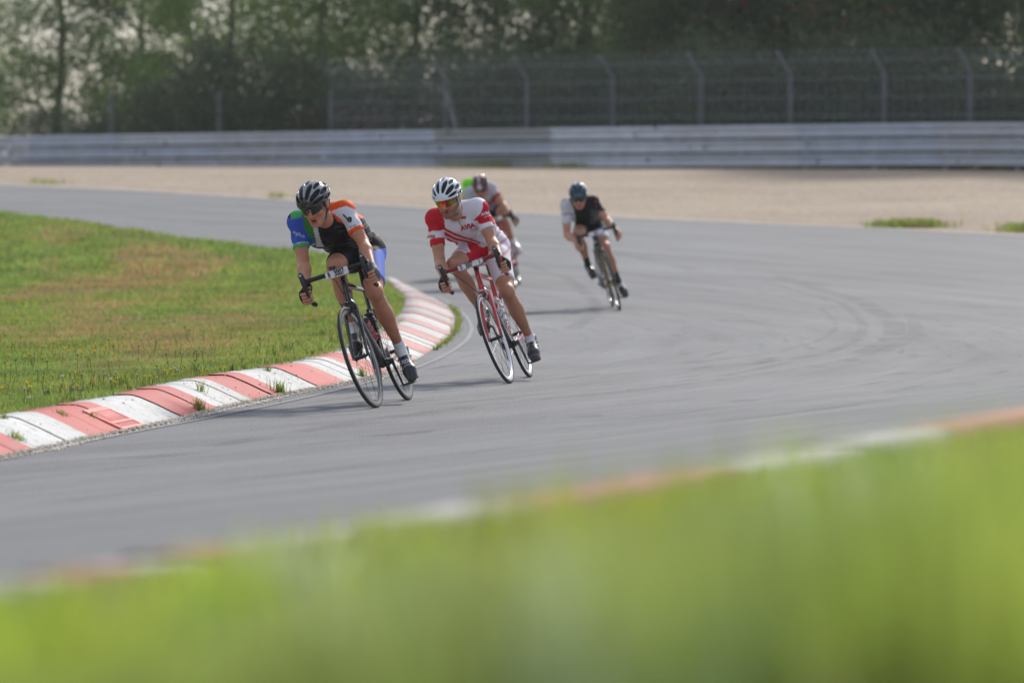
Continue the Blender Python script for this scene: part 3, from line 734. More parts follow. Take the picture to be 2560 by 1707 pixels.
    for e, P_ in ((1, Vt[-1]), (-1, Vt[0])): fr.tube([P_, H(.02, e*.084, .0), H(-.03, e*.082, -.008)], [.0042, .0035, .003], 6)
    fr.build('glasses_frame', spec['frame'], gl)
    return body, jersey, shorts, Jn

def lettering(text, target, parent, origin, size, m, angle=0., squeeze=1., bold=.0, shear=0., name='lettering', direction=(-1, 0, 0), right=(0, 1, 0), off=.003, flatten=False, spacing=1.0):
    """text laid on the surface of `target` (a garment, in the same frame as parent)"""
    cu = bpy.data.curves.new('t', 'FONT'); cu.body = text; cu.size = size; cu.align_x = 'CENTER'; cu.align_y = 'CENTER'; cu.offset = bold; cu.shear = shear; cu.space_character = spacing
    cu.resolution_u = 3
    to = bpy.data.objects.new('t', cu); COL.objects.link(to); bpy.context.view_layer.update()
    me = bpy.data.meshes.new_from_object(to.evaluated_get(bpy.context.evaluated_depsgraph_get())); bpy.data.objects.remove(to)
    bm = bmesh.new(); bm.from_mesh(me); bmesh.ops.triangulate(bm, faces=bm.faces)
    if not flatten: bmesh.ops.subdivide_edges(bm, edges=bm.edges, cuts=1)
    right = Vector(right).normalized(); dr = Vector(direction).normalized(); up = (right.cross(dr)).normalized(); right = dr.cross(up).normalized() if False else right
    bvh = None
    if target is not None:
        tm = target.data; bvh = BVHTree.FromPolygons([v.co for v in tm.vertices], [tuple(p.vertices) for p in tm.polygons])
    ca, sa = cos(radians(angle)), sin(radians(angle)); o = Vector(origin)
    for v in bm.verts:
        x, y = v.co.x*squeeze, v.co.y; x, y = x*ca-y*sa, x*sa+y*ca
        p = o+right*x+up*y
        if bvh:
            hit = bvh.ray_cast(p-dr*.6, dr, 2.0)
            if hit[0] is not None: p = hit[0]-dr*off
        v.co = p
    bm.to_mesh(me); bm.free(); me.materials.clear(); me.materials.append(m); me.name = name
    ob = bpy.data.objects.new(name, me); COL.objects.link(ob); ob.parent = parent
    return ob

# ------------------------------------------------------------------ bicycles
WB = .985
def wheel(root, x, M, rimmat, spokes, drive=False, T=None, deep=.026, tyre=None):
    c = Vector((x, 0, .336)); ax = (0, 1, 0)
    def bd(mb, name, m, par):
        if T is not None: mb.xform(T)
        return mb.build(name, m, par)
    rb = MB(); R1, R0 = .3135, .3135-deep
    rb.lathe(c, ax, [(-.010, R1), (-.0112, R1-.004), (-.0095, R1-.016), (-.007, R0+.004), (0, R0), (.007, R0+.004), (.0095, R1-.016), (.0112, R1-.004), (.010, R1), (-.010, R1)], 72)
    wh = empty('wheel'); wh.parent = root
    rim = bd(rb, 'rim', rimmat, wh)
    tb = MB(); prof = [(.0115*cos(t)*1.05, .3245+.0122*sin(t)) for t in np.linspace(-pi*.35, pi*1.35, 13)]
    tb.lathe(c, ax, prof, 72); bd(tb, 'tyre', tyre or M_RUB, wh)
    sp = MB()
    for i in range(spokes):
        t = 2*pi*i/spokes; sd_ = 1 if i % 2 else -1; off = (.35 if (i//2) % 2 else -.35) if drive or spokes > 20 else 0
        a = c+Vector((cos(t+off)*.020, sd_*.030, sin(t+off)*.020)); b = c+Vector((cos(t)*(R0+.003), sd_*.002, sin(t)*(R0+.003)))
        sp.tube([a, b], .0012, 4, caps=False)
    bd(sp, 'spokes', mat('spoke_steel', (.08, .08, .085), .35, metal=.8), wh)
    hb = MB(); hb.lathe(c, ax, [(-.048, 0), (-.048, .008), (-.036, .009), (-.034, .021), (-.029, .021), (-.026, .0125), (.026, .0125), (.029, .021), (.034, .021), (.036, .009), (.048, .008), (.048, 0)], 20)
    hb.tube([c+Vector((0, .045, 0)), c+Vector((0, .062, 0))], .006, 8); hb.tube([c+Vector((0, .058, 0)), c+Vector((.01, .066, .055))], .0032, 6)
    bd(hb, 'hub', M.get('hub', M_BLK), wh)
    if x > .5:
        vs = MB(); vs.tube([c+Vector((.1, 0, -R0*.945)), c+Vector((.092, 0, -R0*.945+.045))], .0025, 6); bd(vs, 'valve', M_ALU, wh)
    if drive:
        cs = MB()
        for i in range(8):
            r_ = .022+i*.0032; y = -.052+i*.0042; cs.lathe(c, ax, [(y, .015), (y, r_+.006), (y+.0018, r_+.006), (y+.0018, .015)], 28)
        bd(cs, 'cassette', M_ALU, wh)
    return wh

def bike(BM, M, label, crank, cat='bicycle', steer=3.0, plate=None, extras=()):
    root = empty('road_bicycle', matrix=BM); tag(root, label, cat, 'road racing bicycles')
    bb = Vector((.405, 0, .268)); ht = Vector((.786, 0, .842)); hb_ = Vector((.826, 0, .705)); st = Vector((.245, 0, .80)); ra = Vector((0, 0, .336)); fa = Vector((WB, 0, .336))
    fr = MB()
    fr.tube([ht, hb_], [.021, .025], 14, flat=.9, side=(0, 1, 0))
    fr.build('head_tube', M['head'], root)
    fr = MB()
    fr.tube([hb_+Vector((-.008, 0, .02)), (hb_+bb)/2, bb], [.036, .040, .040], 14, flat=.66, side=(0, 1, 0))
    fr.tube([bb+Vector((0, -.043, 0)), bb+Vector((0, .043, 0))], .0235, 16)
    fr.build('down_tube', M['down'], root)
    fr = MB()
    fr.tube([ht+Vector((.01, 0, -.030)), Vector((.25, 0, .765))], [.021, .017], 12, flat=.8, side=(0, 1, 0))
    fr.tube([bb, st], [.019, .016], 12, flat=.8, side=(0, 1, 0))
    for e in (-1, 1):
        fr.tube([bb+Vector((-.03, e*.030, 0)), Vector((.20, e*.045, .292)), ra+Vector((.01, e*.066, 0))], [.014, .010, .008], 8)
        fr.tube([st+Vector((0, e*.012, -.035)), Vector((.14, e*.045, .58)), ra+Vector((.005, e*.064, .01))], [.0095, .008, .007], 8)
    fr.build('frame', M['frame'], root)
    Tr = Matrix.Translation(hb_) @ Matrix.Rotation(radians(-steer), 4, (ht-hb_).normalized()) @ Matrix.Translation(-hb_)
    fk = MB()
    for e in (-1, 1):
        fk.tube([hb_+Vector((.004, e*.012, -.006)), hb_+Vector((.02, e*.040, -.045)), Vector((.895, e*.046, .52)), Vector((.945, e*.048, .40)), fa+Vector((0, e*.049, .0))], [.019, .018, .0155, .012, .009], 10, flat=.85, side=(0, 1, 0))
    fk.tube([hb_+Vector((0, 0, -.002)), hb_+Vector((.012, 0, -.03))], .021, 10)
    fk.xform(Tr).build('fork', M['fork'], root)
    wheel(root, WB, M, M['rim'], 18, T=Tr, deep=M.get('deep', .026)); wheel(root, 0, M, M['rim'], 24, True, deep=M.get('deep', .026))
    # brakes
    for q, (cx, cz, T) in enumerate(((.853, .676, Tr), (.155, .665, None))):
        bk = MB(); s_ = 1 if q == 0 else -1; f0 = Vector((cx+.02*s_, 0, cz+.012))
        bk.tube([f0+Vector((0, 0, .012)), f0+Vector((.004*s_, .030, .0)), f0+Vector((.006*s_, .036, -.030)), f0+Vector((.004*s_, .018, -.048))], .006, 7)
        bk.tube([f0+Vector((.008*s_, 0, .012)), f0+Vector((.01*s_, -.034, .004)), f0+Vector((.01*s_, -.036, -.028)), f0+Vector((.006*s_, -.018, -.048))], .006, 7)
        bk.tube([f0+Vector((-.01*s_, 0, .008)), f0+Vector((.02*s_, 0, .008))], .007, 8)
        bk.tube([f0+Vector((.006*s_, -.036, .002)), f0+Vector((.006*s_, -.050, .022))], .0035, 6)
        for e in (-1, 1): bk.box(f0+Vector((-.012*s_, e*.0165, -.050)), (.045, .007, .009))
        if T is not None: bk.xform(T)
        bk.build('brake_caliper', M.get('brake', M_BLK), root)
    # stem, bar
    sm = MB(); sm.tube([ht, ht+Vector((-.010, 0, .035))], .0185, 12); sm.tube([ht+Vector((-.008, 0, .026)), Vector((.868, 0, .905))], [.019, .017], 10)
    sm.tube([Vector((.868, -.024, .905)), Vector((.868, .024, .905))], .0225, 12); sm.build('stem', M.get('stem', M_BLK), root)
    for e in (-1, 1):
        hbm = MB(); P = [(.868, 0, .905), (.868, e*.06, .905), (.868, e*.16, .905), (.876, e*.195, .905), (.905, e*.210, .905), (.94, e*.212, .900), (.968, e*.213, .878), (.976, e*.213, .846), (.962, e*.213, .806), (.930, e*.213, .776), (.885, e*.212, .758), (.845, e*.211, .750)]
        hbm.tube(P, [.0155, .0155]+[.0145]*10, 12); hbm.lathe(P[-1], (-1, 0, 0), [(0, 0), (0, .0155), (.006, .0155), (.010, .008), (.010, 0)], 12)
        hbm.build('handlebar', M['tape'], root)
        hd_ = MB(); hd_.tube([(.945, e*.212, .896), (.975, e*.210, .915), (1.005, e*.208, .940), (1.012, e*.207, .962)], [.018, .0175, .0185, .011], 12)
        hoodo = hd_.build('brake_hood', M_BLK, root)
        lv = MB(); lv.tube([(1.010, e*.208, .938), (1.022, e*.206, .905), (1.016, e*.203, .860), (1.004, e*.200, .822), (1.000, e*.199, .800)], [.009, .009, .008, .0075, .006], 8, flat=1.5, side=(0, 1, 0))
        lv.build('brake_lever', M.get('lever', M_BLK), hoodo)
        nb_ = MB(); nb_.lathe((1.018, e*.208, .946), (1, 0, .3), [(0, 0), (0, .009), (.004, .007), (.004, 0)], 12); nb_.build('badge', M_ALU, hoodo)
        cb = MB(); 
        if M.get('cables'):
            cb.tube([(.985, e*.190, .925), (.99, e*.13, .90), (.965, e*.05, .86), (.90, e*.02, .80), (.845, e*.012, .75)] if e > 0 else [(.985, e*.190, .925), (1.0, e*.12, .85), (.97, e*.06, .76), (.91, e*.035, .70), (.86, e*.03, .69)], .0028, 6)
        else: cb.tube([(.89, e*.05, .900), (.87, e*.03, .85), (.83, e*.024, .78), (.80, e*.02, .74)], .0025, 6)
        cb.build('cable', M_BLK, root)
    # seatpost, saddle
    sp_ = MB(); sp_.tube([st+Vector((.004, 0, -.01)), Vector((.198, 0, .915))], .0145, 12); sp_.build('seatpost', M_CARB, root)
    sa = MB(); sec = []
    for x, wd, hgt in ((.05, .060, .958), (.09, .070, .957), (.14, .060, .948), (.20, .036, .943), (.27, .022, .942), (.315, .016, .938), (.325, .006, .932)):
        sec.append((x, wd, hgt))
    V = []; 
    for x, wd, hg in sec:
        for t in np.linspace(0, 2*pi, 13)[:-1]: V.append((x, wd*cos(t), hg-.006+(.012 if sin(t) > 0 else .018)*sin(t)-.012*(abs(cos(t))**2)*(wd/.07)))
    n_ = 12; Fc = [(i*n_+k_, i*n_+(k_+1) % n_, (i+1)*n_+(k_+1) % n_, (i+1)*n_+k_) for i in range(len(sec)-1) for k_ in range(n_)]+[tuple(range(11, -1, -1)), tuple(6*12+k_ for k_ in range(12))]
    sa.add(V, Fc); sa.tube([(.10, .02, .93), (.20, .022, .918), (.29, .014, .928)], .0035, 6); sa.tube([(.10, -.02, .93), (.20, -.022, .918), (.29, -.014, .928)], .0035, 6)
    sa.build('saddle', M.get('saddle', M_BLK), root)
    # crankset
    cd = Vector((crank[0], 0, crank[1])).normalized()*.1725
    for e, d in ((1, cd), (-1, -cd)):
        a0 = bb+Vector((0, e*.060, 0)); p0 = bb+Vector((0, e*.078, 0))+d
        ck = MB(); ck.tube([a0, a0+d*.5+Vector((0, e*.010, 0)), p0], [.017, .013, .012], 10, flat=.6, side=(0, 1, 0)); ck.tube([bb+Vector((0, e*.035, 0)), a0+Vector((0, e*.009, 0))], .018, 14)
        co = ck.build('crank_arm', M.get('crank', M_BLK), root)
        pd = MB(); pd.tube([p0, p0+Vector((0, e*.055, 0))], .007, 8); pd.box(p0+Vector((0, e*.055, 0)), (.075, .058, .014)); pd.build('pedal', M.get('pedal', M_BLK), co)
    cr_ = MB(); y = -.046
    for r_, yy in ((.103, y-.004), (.078, y+.004)):
        prof = [(yy-.001, r_-.022), (yy-.001, r_), (yy+.001, r_), (yy+.001, r_-.022), (yy-.001, r_-.022)]; cr_.lathe(bb, (0, 1, 0), prof, 50)
    for k_ in range(5):
        t = 2*pi*k_/5; cr_.tube([bb+Vector((cos(t)*.015, y, sin(t)*.015)), bb+Vector((cos(t)*.085, y, sin(t)*.085))], .009, 6, flat=.4, side=(0, 1, 0))
    cr_.build('chainring', M.get('crank', M_BLK), root)
    ch = MB(); yy = -.050; dx, dz = (bb-ra).x, (bb-ra).z
    ch.tube([(bb.x-.01, yy, bb.z+.102), (0, yy, .336+.040)], .0045, 5, caps=False); ch.tube([(bb.x+.0, yy, bb.z-.103), (.06, yy, .225), (.025, yy, .205), (.01, yy, .235), (.02, yy, .285)], .0045, 5, caps=False)
    ch.tube([(bb.x+cos(t)*.103, yy, bb.z+sin(t)*.103) for t in np.linspace(-pi/2, pi/2+.1, 14)], .0045, 5, caps=False)
    ch.build('chain', M_ALU, root)
    de = MB(); de.tube([(.0, -.070, .315), (.012, -.078, .285), (.018, -.060, .27)], .012, 8); de.tube([(.012, -.056, .285), (.03, -.054, .205)], .008, 6, flat=.4, side=(0, 1, 0))
    de.lathe((.012, -.05, .285), (0, 1, 0), [(-.004, 0), (-.004, .02), (.004, .02), (.004, 0)], 14); de.lathe((.03, -.05, .208), (0, 1, 0), [(-.004, 0), (-.004, .02), (.004, .02), (.004, 0)], 14)
    de.build('derailleur', M.get('crank', M_BLK), root)
    # bottle cages
    def along(a, b, t, o): d = (b-a).normalized(); nrm_ = Vector((-d.z, 0, d.x)); nrm_ = nrm_ if nrm_.z > 0 else -nrm_; return a+(b-a)*t+nrm_*o, d, nrm_
    bots = []
    for (a, b, t0, kind) in ((bb, hb_, .40, 'down'), (bb, st, .40, 'seat')):
        c0, d, n2 = along(a, b, t0, .072)
        if kind == 'seat': n2 = Vector((d.z, 0, -d.x)); c0 = a+(b-a)*t0+n2*.062
        cg = MB()
        for q in (-.055, .0, .05):
            cc = c0+d*q; cg.tube([cc+n2*(-.035*cos(t))+Vector((0, .039*sin(t), 0)) for t in np.linspace(.0 if q else .5, (2 if q else 1.7)*pi-(.0 if q else .0), 15)], .0028, 6)
        cg.tube([c0+d*-.075-n2*.036, c0+d*.06-n2*.036], .005, 6); cg.tube([c0+d*-.072-n2*.036, c0+d*-.078+n2*.0, c0+d*-.06+n2*.037, c0+n2*.038], .0028, 6)
        cg.build('bottle_cage', M_BLK, root); bots.append((c0, d))
    if plate:
        pl = MB(); nxp = 16; W_, Hh = plate['w'], plate['h']; Vp = []; Fp = []
        for i in range(nxp+1):
            y = -W_/2+W_*i/nxp; e_ = max(0, abs(y)-W_/2+.012)/.012
            for j in range(5):
                z = (-.5+j/4)*Hh*(1-.12*e_); Vp.append((.8905-.9*(y*y)*.0-.16*z*z/Hh+(plate.get('bend', 0)*abs(y)*0), y+plate.get('dy', 0), .897+z+plate.get('bow', 0)*(1-(2*y/W_)**2)))
        for i in range(nxp):
            for j in range(4): Fp.append((i*5+j, (i+1)*5+j, (i+1)*5+j+1, i*5+j+1))
        npp = len(Vp); Vp2 = [(x-.0015, y, z) for x, y, z in Vp]
        Fp += [(a+npp, b+npp, c+npp, d+npp)[::-1] for a, b, c, d in Fp]
        pl.add(Vp+Vp2, Fp); po = pl.build('number_plate', mat('plate_white', (.78, .78, .78), .4), root, smooth=False)
        for yy in (-W_/2+.004, W_/2-.004):
            tie = MB(); tie.tube([(.868+.020*cos(t), yy+plate.get('dy', 0), .905+.021*sin(t)) for t in np.linspace(0, 2*pi, 13)[:-1]], .0016, 5, closed=True); tie.build('cable_tie', M_BLK, po)
        bord = MB()
        for j in (0, 4):
            bord.tube([Vector(Vp[i*5+j])+Vector((.001, 0, 0)) for i in range(nxp+1)], .0017, 5)
        bord.build('border', mat('plate_red', (.5, .03, .04), .5), po)
        for tx, dy, sz, an in plate['text']:
            lettering(tx, None, po, (.8925, dy+plate.get('dy', 0), .897+plate.get('tz', 0)), sz, M_INK, angle=an, squeeze=.56, bold=.0018, off=.0, flatten=True)
    return root, bots

def bottle(BM, c, d, body_m, cap_m, label, band=None):
    root = empty('water_bottle', matrix=BM @ Matrix.Translation(c) ); tag(root, label, 'bottle', 'drinking bottles on the bicycles')
    b = MB(); b.lathe((0, 0, 0), d, [(-.078, 0), (-.078, .030), (-.072, .0355), (-.02, .0362), (.005, .0335), (.02, .036), (.075, .0362), (.088, .031), (.094, .028)], 24)
    bo = b.build('bottle_body', body_m, root)
    if band: q = MB(); q.lathe((0, 0, 0), d, [(-.018, .0364), (-.018, .0368), (-.055, .0366), (-.055, .0358)], 24); q.build('band', band, bo)
    c_ = MB(); c_.lathe((0, 0, 0), d, [(.092, .0), (.092, .0335), (.108, .0335), (.114, .026), (.126, .013), (.142, .012), (.144, 0)], 24); c_.build('cap', cap_m, root)
    return root

# ------------------------------------------------------------------ clothing patterns (y, z in the garment's own frontal plane)
def poly(V, P): return inpoly(V[:, 1], V[:, 2], P)
def sleeve_t(V, J, n):
    a, b = J['sh'+n], J['el'+n]; ba = b-a; L = ba@ba; t = ((V-a)@ba)/L; dist = np.linalg.norm(V-a-np.clip(t, 0, 1)[:, None]*ba, axis=1); return t, dist
BLK = (.014, .014, .015); ORA = (.78, .095, .012); SWH = (.70, .70, .76); GRN = (.035, .20, .045); LGR = (.07, .36, .12); BLU = (.045, .095, .46); LBL = (.13, .20, .66); JRED = (.56, .012, .028)
def jersey1(V, J):
    C = np.tile(BLK, (len(V), 1)).astype(float)
    fr_ = (V[:, 0] > .50) | (sleeve_t(V, J, 'L')[0] > .30) & (V[:, 1] > .10)
    C[poly(V, [(.041, 1.45), (.093, 1.45), (.16, 1.40), (.21, 1.32), (.28, 1.173), (.26, 1.08), (.097, 1.10), (.097, 1.162), (.079, 1.195), (.050, 1.223), (.038, 1.266), (.004, 1.279), (.004, 1.38)])] = ORA
    C[poly(V, [(.028, 1.293), (.070, 1.300), (.130, 1.300), (.165, 1.272), (.195, 1.225), (.215, 1.197), (.21, 1.12), (.10, 1.10), (.085, 1.190), (.072, 1.236), (.051, 1.268)]) & fr_] = SWH
    back = (V[:, 0] < .50) & (V[:, 2] < 1.21) & ~((sleeve_t(V, J, 'L')[0] > .1) & (sleeve_t(V, J, 'L')[1] < .075)); C[back] = np.where((np.sin(V[back][:, 2:3]*260+V[back][:, 0:1]*60) > 0), (.035, .033, .033), (.12, .11, .11))
    C[poly(V, [(-.121, 1.245), (-.080, 1.235), (-.113, 1.10), (-.175, 1.12)])] = (.55, .55, .58)
    C[poly(V, [(-.165, 1.36), (-.13, 1.30), (-.112, 1.235), (-.128, 1.16), (-.155, 1.12), (-.18, 1.12), (-.185, 1.28)])] = GRN
    C[poly(V, [(-.31, 1.362), (-.20, 1.327), (-.165, 1.333), (-.158, 1.302), (-.176, 1.246), (-.160, 1.186), (-.150, 1.05), (-.34, 1.05)])] = BLU
    C[poly(V, [(-.24, 1.327), (-.17, 1.322), (-.10, 1.45), (-.24, 1.45)])] = LGR
    wt = poly(V, [(-.29, 1.19), (-.245, 1.135), (-.29, 1.135)]); C[wt] = (.6, .6, .65)
    t, d = sleeve_t(V, J, 'L'); C[(t > .60) & (d < .09)] = ORA
    t, d = sleeve_t(V, J, 'R'); C[(t > .60) & (d < .09)] = LGR; C[(t > .585) & (t < .60) & (d < .09)] = SWH
    return C
def shorts1(V, J):
    C = np.tile(BLK, (len(V), 1)).astype(float)
    C[poly(V, [(-.119, 1.11), (-.115, 1.02), (-.150, .96), (-.25, .90), (-.25, 1.10)])] = LGR
    kn, hp = J['knL'], J['hipL']; q = (V[:, 1] > .05) & (V[:, 2] < .985); lat = V[:, 1]-(hp[1]+(kn[1]-hp[1])*.5)
    C[q & (lat > .012)] = LBL
    t = ((V-hp)@(kn-hp))/((kn-hp)@(kn-hp)); C[q & (t > .80)] = LBL
    return C
def jersey2(V, J):
    C = np.tile((.72, .70, .77), (len(V), 1)).astype(float)
    C[poly(V, [(-.13, 1.45), (-.118, 1.335), (-.126, 1.273), (-.140, 1.202), (-.201, 1.212), (-.229, 1.224), (-.34, 1.222), (-.34, 1.40), (-.22, 1.42)])] = JRED
    C[poly(V, [(.178, 1.300), (.23, 1.36), (.30, 1.20), (.25, 1.10), (.100, 1.165), (.102, 1.186), (.070, 1.199), (.140, 1.230), (.166, 1.262)])] = JRED
    C[poly(V, [(-.150, 1.226), (-.090, 1.160), (.035, 1.040), (.0, 1.03), (-.112, 1.108), (-.166, 1.168)])] = JRED
    C[poly(V, [(-.155, 1.205), (-.095, 1.138), (.020, 1.040), (.010, 1.038), (-.102, 1.128), (-.156, 1.194)])] = (.72, .70, .77)
    C[poly(V, [(-.157, 1.145), (-.112, 1.088), (-.145, 1.08), (-.19, 1.12)])] = JRED
    t, d = sleeve_t(V, J, 'L'); C[(t > .53) & (d < .09)] = (.72, .70, .77)
    t, d = sleeve_t(V, J, 'R'); C[(t > .50) & (d < .09)] = JRED
    C[poly(V, [(-.032, 1.235), (-.026, 1.235), (-.020, 1.19), (-.026, 1.19)])] = (.08, .05, .06)
    b = (V[:, 0] < .35); C[b & (np.abs(np.sin(V[:, 2]*55+V[:, 0]*30)) > .9)] = (.62, .35, .4)
    return C
def shorts2(V, J):
    C = np.tile((.72, .70, .77), (len(V), 1)).astype(float)
    C[poly(V, [(-.080, 1.14), (.08, 1.14), (.078, .99), (.03, .90), (-.05, .90), (-.088, .945), (-.078, .995), (-.045, 1.0)])] = JRED
    q = (V[:, 1] > J['hipL'][1]+.055) & (V[:, 2] > .80) & (np.sin(V[:, 2]*90+V[:, 0]*20) > .6); C[q] = (.62, .34, .38)
    kn, hp = J['knR'], J['hipR']; t = ((V-hp)@(kn-hp))/((kn-hp)@(kn-hp)); m = (V[:, 1] < -.05) & (t > .70) & (t < .72); C[m] = JRED
    return C
def jersey3(V, J):
    C = np.tile(BLK, (len(V), 1)).astype(float)
    C[poly(V, [(-.34, 1.33), (-.165, 1.34), (-.145, 1.22), (-.16, 1.05), (-.40, .95)])] = (.62, .62, .68)
    C[poly(V, [(.04, 1.15), (.13, 1.12), (.14, .92), (-.02, .95)])] = (.12, .12, .13)
    t, d = sleeve_t(V, J, 'R'); C[(t > .28) & (t < .31) & (d < .09)] = (.05, .05, .06)
    C[poly(V, [(.10, 1.235), (.125, 1.235), (.125, 1.21), (.10, 1.21)])] = (.5, .02, .03); C[poly(V, [(-.265, 1.20), (-.235, 1.20), (-.235, 1.18), (-.265, 1.18)])] = (.6, .1, .12)
    return C
def shorts3(V, J):
    C = np.tile(BLK, (len(V), 1)).astype(float)
    for n in 'LR':
        kn, hp = J['kn'+n], J['hip'+n]; t = ((V-hp)@(kn-hp))/((kn-hp)@(kn-hp)); s = 1 if n == 'L' else -1
        if n == 'L': C[(V[:, 1]*s > 0) & (t > .50)] = (.55, .55, .62); C[(V[:, 1]*s > 0) & (t > .44) & (t < .50)] = (.10, .16, .35)
    return C
def jersey4(V, J):
    C = np.tile((.50, .47, .53), (len(V), 1)).astype(float)
    for n in 'LR':
        t, d = sleeve_t(V, J, n); C[(t > .42) & (d < .09)] = (.05, .04, .06); C[(t > .50) & (d < .09)] = (.60, .05, .03)
    C[(V[:, 2] < 1.13) & (V[:, 2] > 1.09)] = (.50, .08, .10)
    return C
def jersey5(V, J): return np.tile((.22, .80, .03), (len(V), 1)).astype(float)
flat = lambda c: (lambda V, J: np.tile(c, (len(V), 1)).astype(float))
def shoe1(t, u, s, n):
    C = np.tile((.016, .016, .018), (len(t), 1)).astype(float); C[(t > .70) & (t < .77)] = (.22, .23, .25); return C
def shoe2(t, u, s, n):
    C = np.tile((.022, .022, .025), (len(t), 1)).astype(float); C[np.sin(t*34) > .62] = (.10, .105, .115); return C
def shoe3(t, u, s, n):
    C = np.tile((.02, .02, .022), (len(t), 1)).astype(float); C[(t < .6) & (u > .005)] = (.45, .43, .44) if n == 'L' else (.03, .03, .03); return C
def shoe4(t, u, s, n):
    C = np.tile((.62, .52, .54), (len(t), 1)).astype(float); C[(u < -.008)] = (.45, .03, .04); return C
def helm1(f, l, u):
    C = np.tile((.025, .026, .029), (len(f), 1)).astype(float); top = u > .065; C[top] = (.30, .30, .32); C[(u > .03) & (l > .02) & ~top] = (.14, .14, .15); return C
def helm2(f, l, u): C = np.tile((.74, .77, .82), (len(f), 1)).astype(float); C[(u < .012) & (f < .05)] = (.03, .03, .035); return C
def helm3(f, l, u): C = np.tile((.045, .14, .24), (len(f), 1)).astype(float); C[(abs(l) < .012)] = (.02, .06, .11); C[u < .02] = (.02, .04, .06); return C
def helm4(f, l, u):
    C = np.tile((.09, .09, .10), (len(f), 1)).astype(float); C[abs(l) < .022] = (.62, .62, .64); C[(abs(l) > .030) & (abs(l) < .058)] = (.48, .05, .06); return C

# ------------------------------------------------------------------ the riders
J1 = dict(hd=(.800, -.027, 1.365), neck=(.66, -.013, 1.266), shL=(.58, .100, 1.268), elL=(.645, .167, 1.048), wrL=(.872, .222, .868), shR=(.58, -.216, 1.298), elR=(.645, -.246, 1.057), wrR=(.872, -.220, .866),
          hipL=(.20, .095, .994), hipR=(.20, -.058, 1.010), knL=(.56, .121, .721), anL=(.30, .117, .328), baL=(.385, .147, .172), knR=(.60, -.064, .955), anR=(.36, -.125, .548), baR=(.452, -.130, .425))
J2 = dict(hd=(.800, -.029, 1.403), neck=(.66, -.021, 1.291), shL=(.58, .127, 1.270), elL=(.645, .152, 1.024), wrL=(.872, .200, .868), shR=(.58, -.201, 1.300), elR=(.645, -.253, 1.013), wrR=(.872, -.228, .862),
          hipL=(.20, .097, .975), hipR=(.20, -.048, 1.0), knL=(.56, .125, .640), anL=(.30, .136, .269), baL=(.385, .141, .155), knR=(.60, -.165, .945), anR=(.36, -.126, .560), baR=(.455, -.135, .455))
J3 = dict(hd=(.800, -.060, 1.345), neck=(.66, -.055, 1.270), shL=(.58, .094, 1.219), elL=(.645, .172, .993), wrL=(.872, .208, .880), shR=(.58, -.212, 1.268), elR=(.645, -.300, .960), wrR=(.872, -.245, .872),
          hipL=(.20, .089, .955), hipR=(.20, -.060, .968), knL=(.56, .075, .700), anL=(.31, .120, .300), baL=(.385, .139, .155), knR=(.60, -.180, .935), anR=(.36, -.155, .560), baR=(.455, -.145, .455))
J4 = dict(hd=(.800, -.081, 1.340), neck=(.66, -.085, 1.275), shL=(.58, .027, 1.275), elL=(.645, .113, 1.050), wrL=(.872, .190, .880), shR=(.58, -.268, 1.295), elR=(.645, -.336, 1.03), wrR=(.872, -.245, .875),
          hipL=(.20, .050, .965), hipR=(.20, -.10, .965), knL=(.60, .06, .955), anL=(.375, .09, .560), baL=(.460, .125, .445), knR=(.56, -.13, .70), anR=(.31, -.13, .30), baR=(.385, -.14, .155))
BMs = {1: bike_matrix((-.6774, 28.0086, 0), (-.8578, 27.0403, 0), 18), 2: bike_matrix((.1354, 31.3936, 0), (-.0114, 30.4197, 0), 19),
       3: bike_matrix((1.147, 48.3602, float(G(1.147, 48.36))), (1.1996, 47.3766, float(G(1.2, 47.377))), 17), 4: bike_matrix((.1016, 54.177, float(G(.1, 54.177))), (.0449, 53.1936, float(G(.045, 53.19))), 16)}
BMs[5] = bike_matrix((-.12, 56.9, float(G(-.12, 56.9))), (-.17, 55.92, float(G(-.17, 55.92))), 8)
J5 = dict(J4, shR=(.58, -.268, 1.245), shL=(.58, .0, 1.15), hd=(.80, -.09, 1.20), neck=(.66, -.10, 1.27))
def MM(frame, **k): return dict(dict(frame=frame, head=frame, down=frame, fork=frame, rim=M_ALU, tape=M_CARBM), **k)
M_RIMD = mat('dark_rim', (.16, .155, .15), .25, metal=.9); M_RIMW = mat('silver_rim', (.70, .70, .74), .25, metal=.6)

# rider 1, black bicycle
bk1, bt1 = bike(BMs[1], MM(M_CARB, rim=M_RIMD, deep=.030, tape=M_CARBM), 'matt black road bicycle of the leading rider, with white handlebar plate R 3007', (-.02, -.163),
                plate=dict(w=.154, h=.054, text=[('R', -.052, .050, 0), ('3007', .016, .060, 0)], dy=-.004, tz=-.001))
cm = MB(); cm.box((.885, -.018, .9305), (.065, .046, .016), Matrix.Rotation(radians(-12), 3, 'Y')); cm.tube([(.868, -.018, .918), (.885, -.018, .927)], .007, 8)
cmo = cm.build('computer', M_BLK, bk1)
p1, je1, sh1, _ = person(1, J1, BMs[1], dict(head=(20, 24, 11), sleeve=.70, jersey=jersey1, shorts=shorts1, shortlen=dict(L=.80, R=.78), gloveL=(.12, .13, .15), gloveR=(.014, .014, .015), sockmat=M_SOCK, sock=.065,
      shoe=shoe1, strapmat=mat('grey_strap', (.16, .165, .175), .4), solemat=M_BLK, helmet=helm1, lens=M_LENSD, frame=M_BLK, strap=M_BLK, hair=mat('dark_hair', (.03, .018, .012), .6), mouth=.007, skin=(.50, .225, .135)),
      'leading cyclist with one orange and one blue sleeve, black helmet, dark glasses and open mouth')
lettering('e', je1, je1, (.6, .132, 1.214), .068, M_INK, angle=-22, squeeze=1.0, bold=.0022, name='lettering')
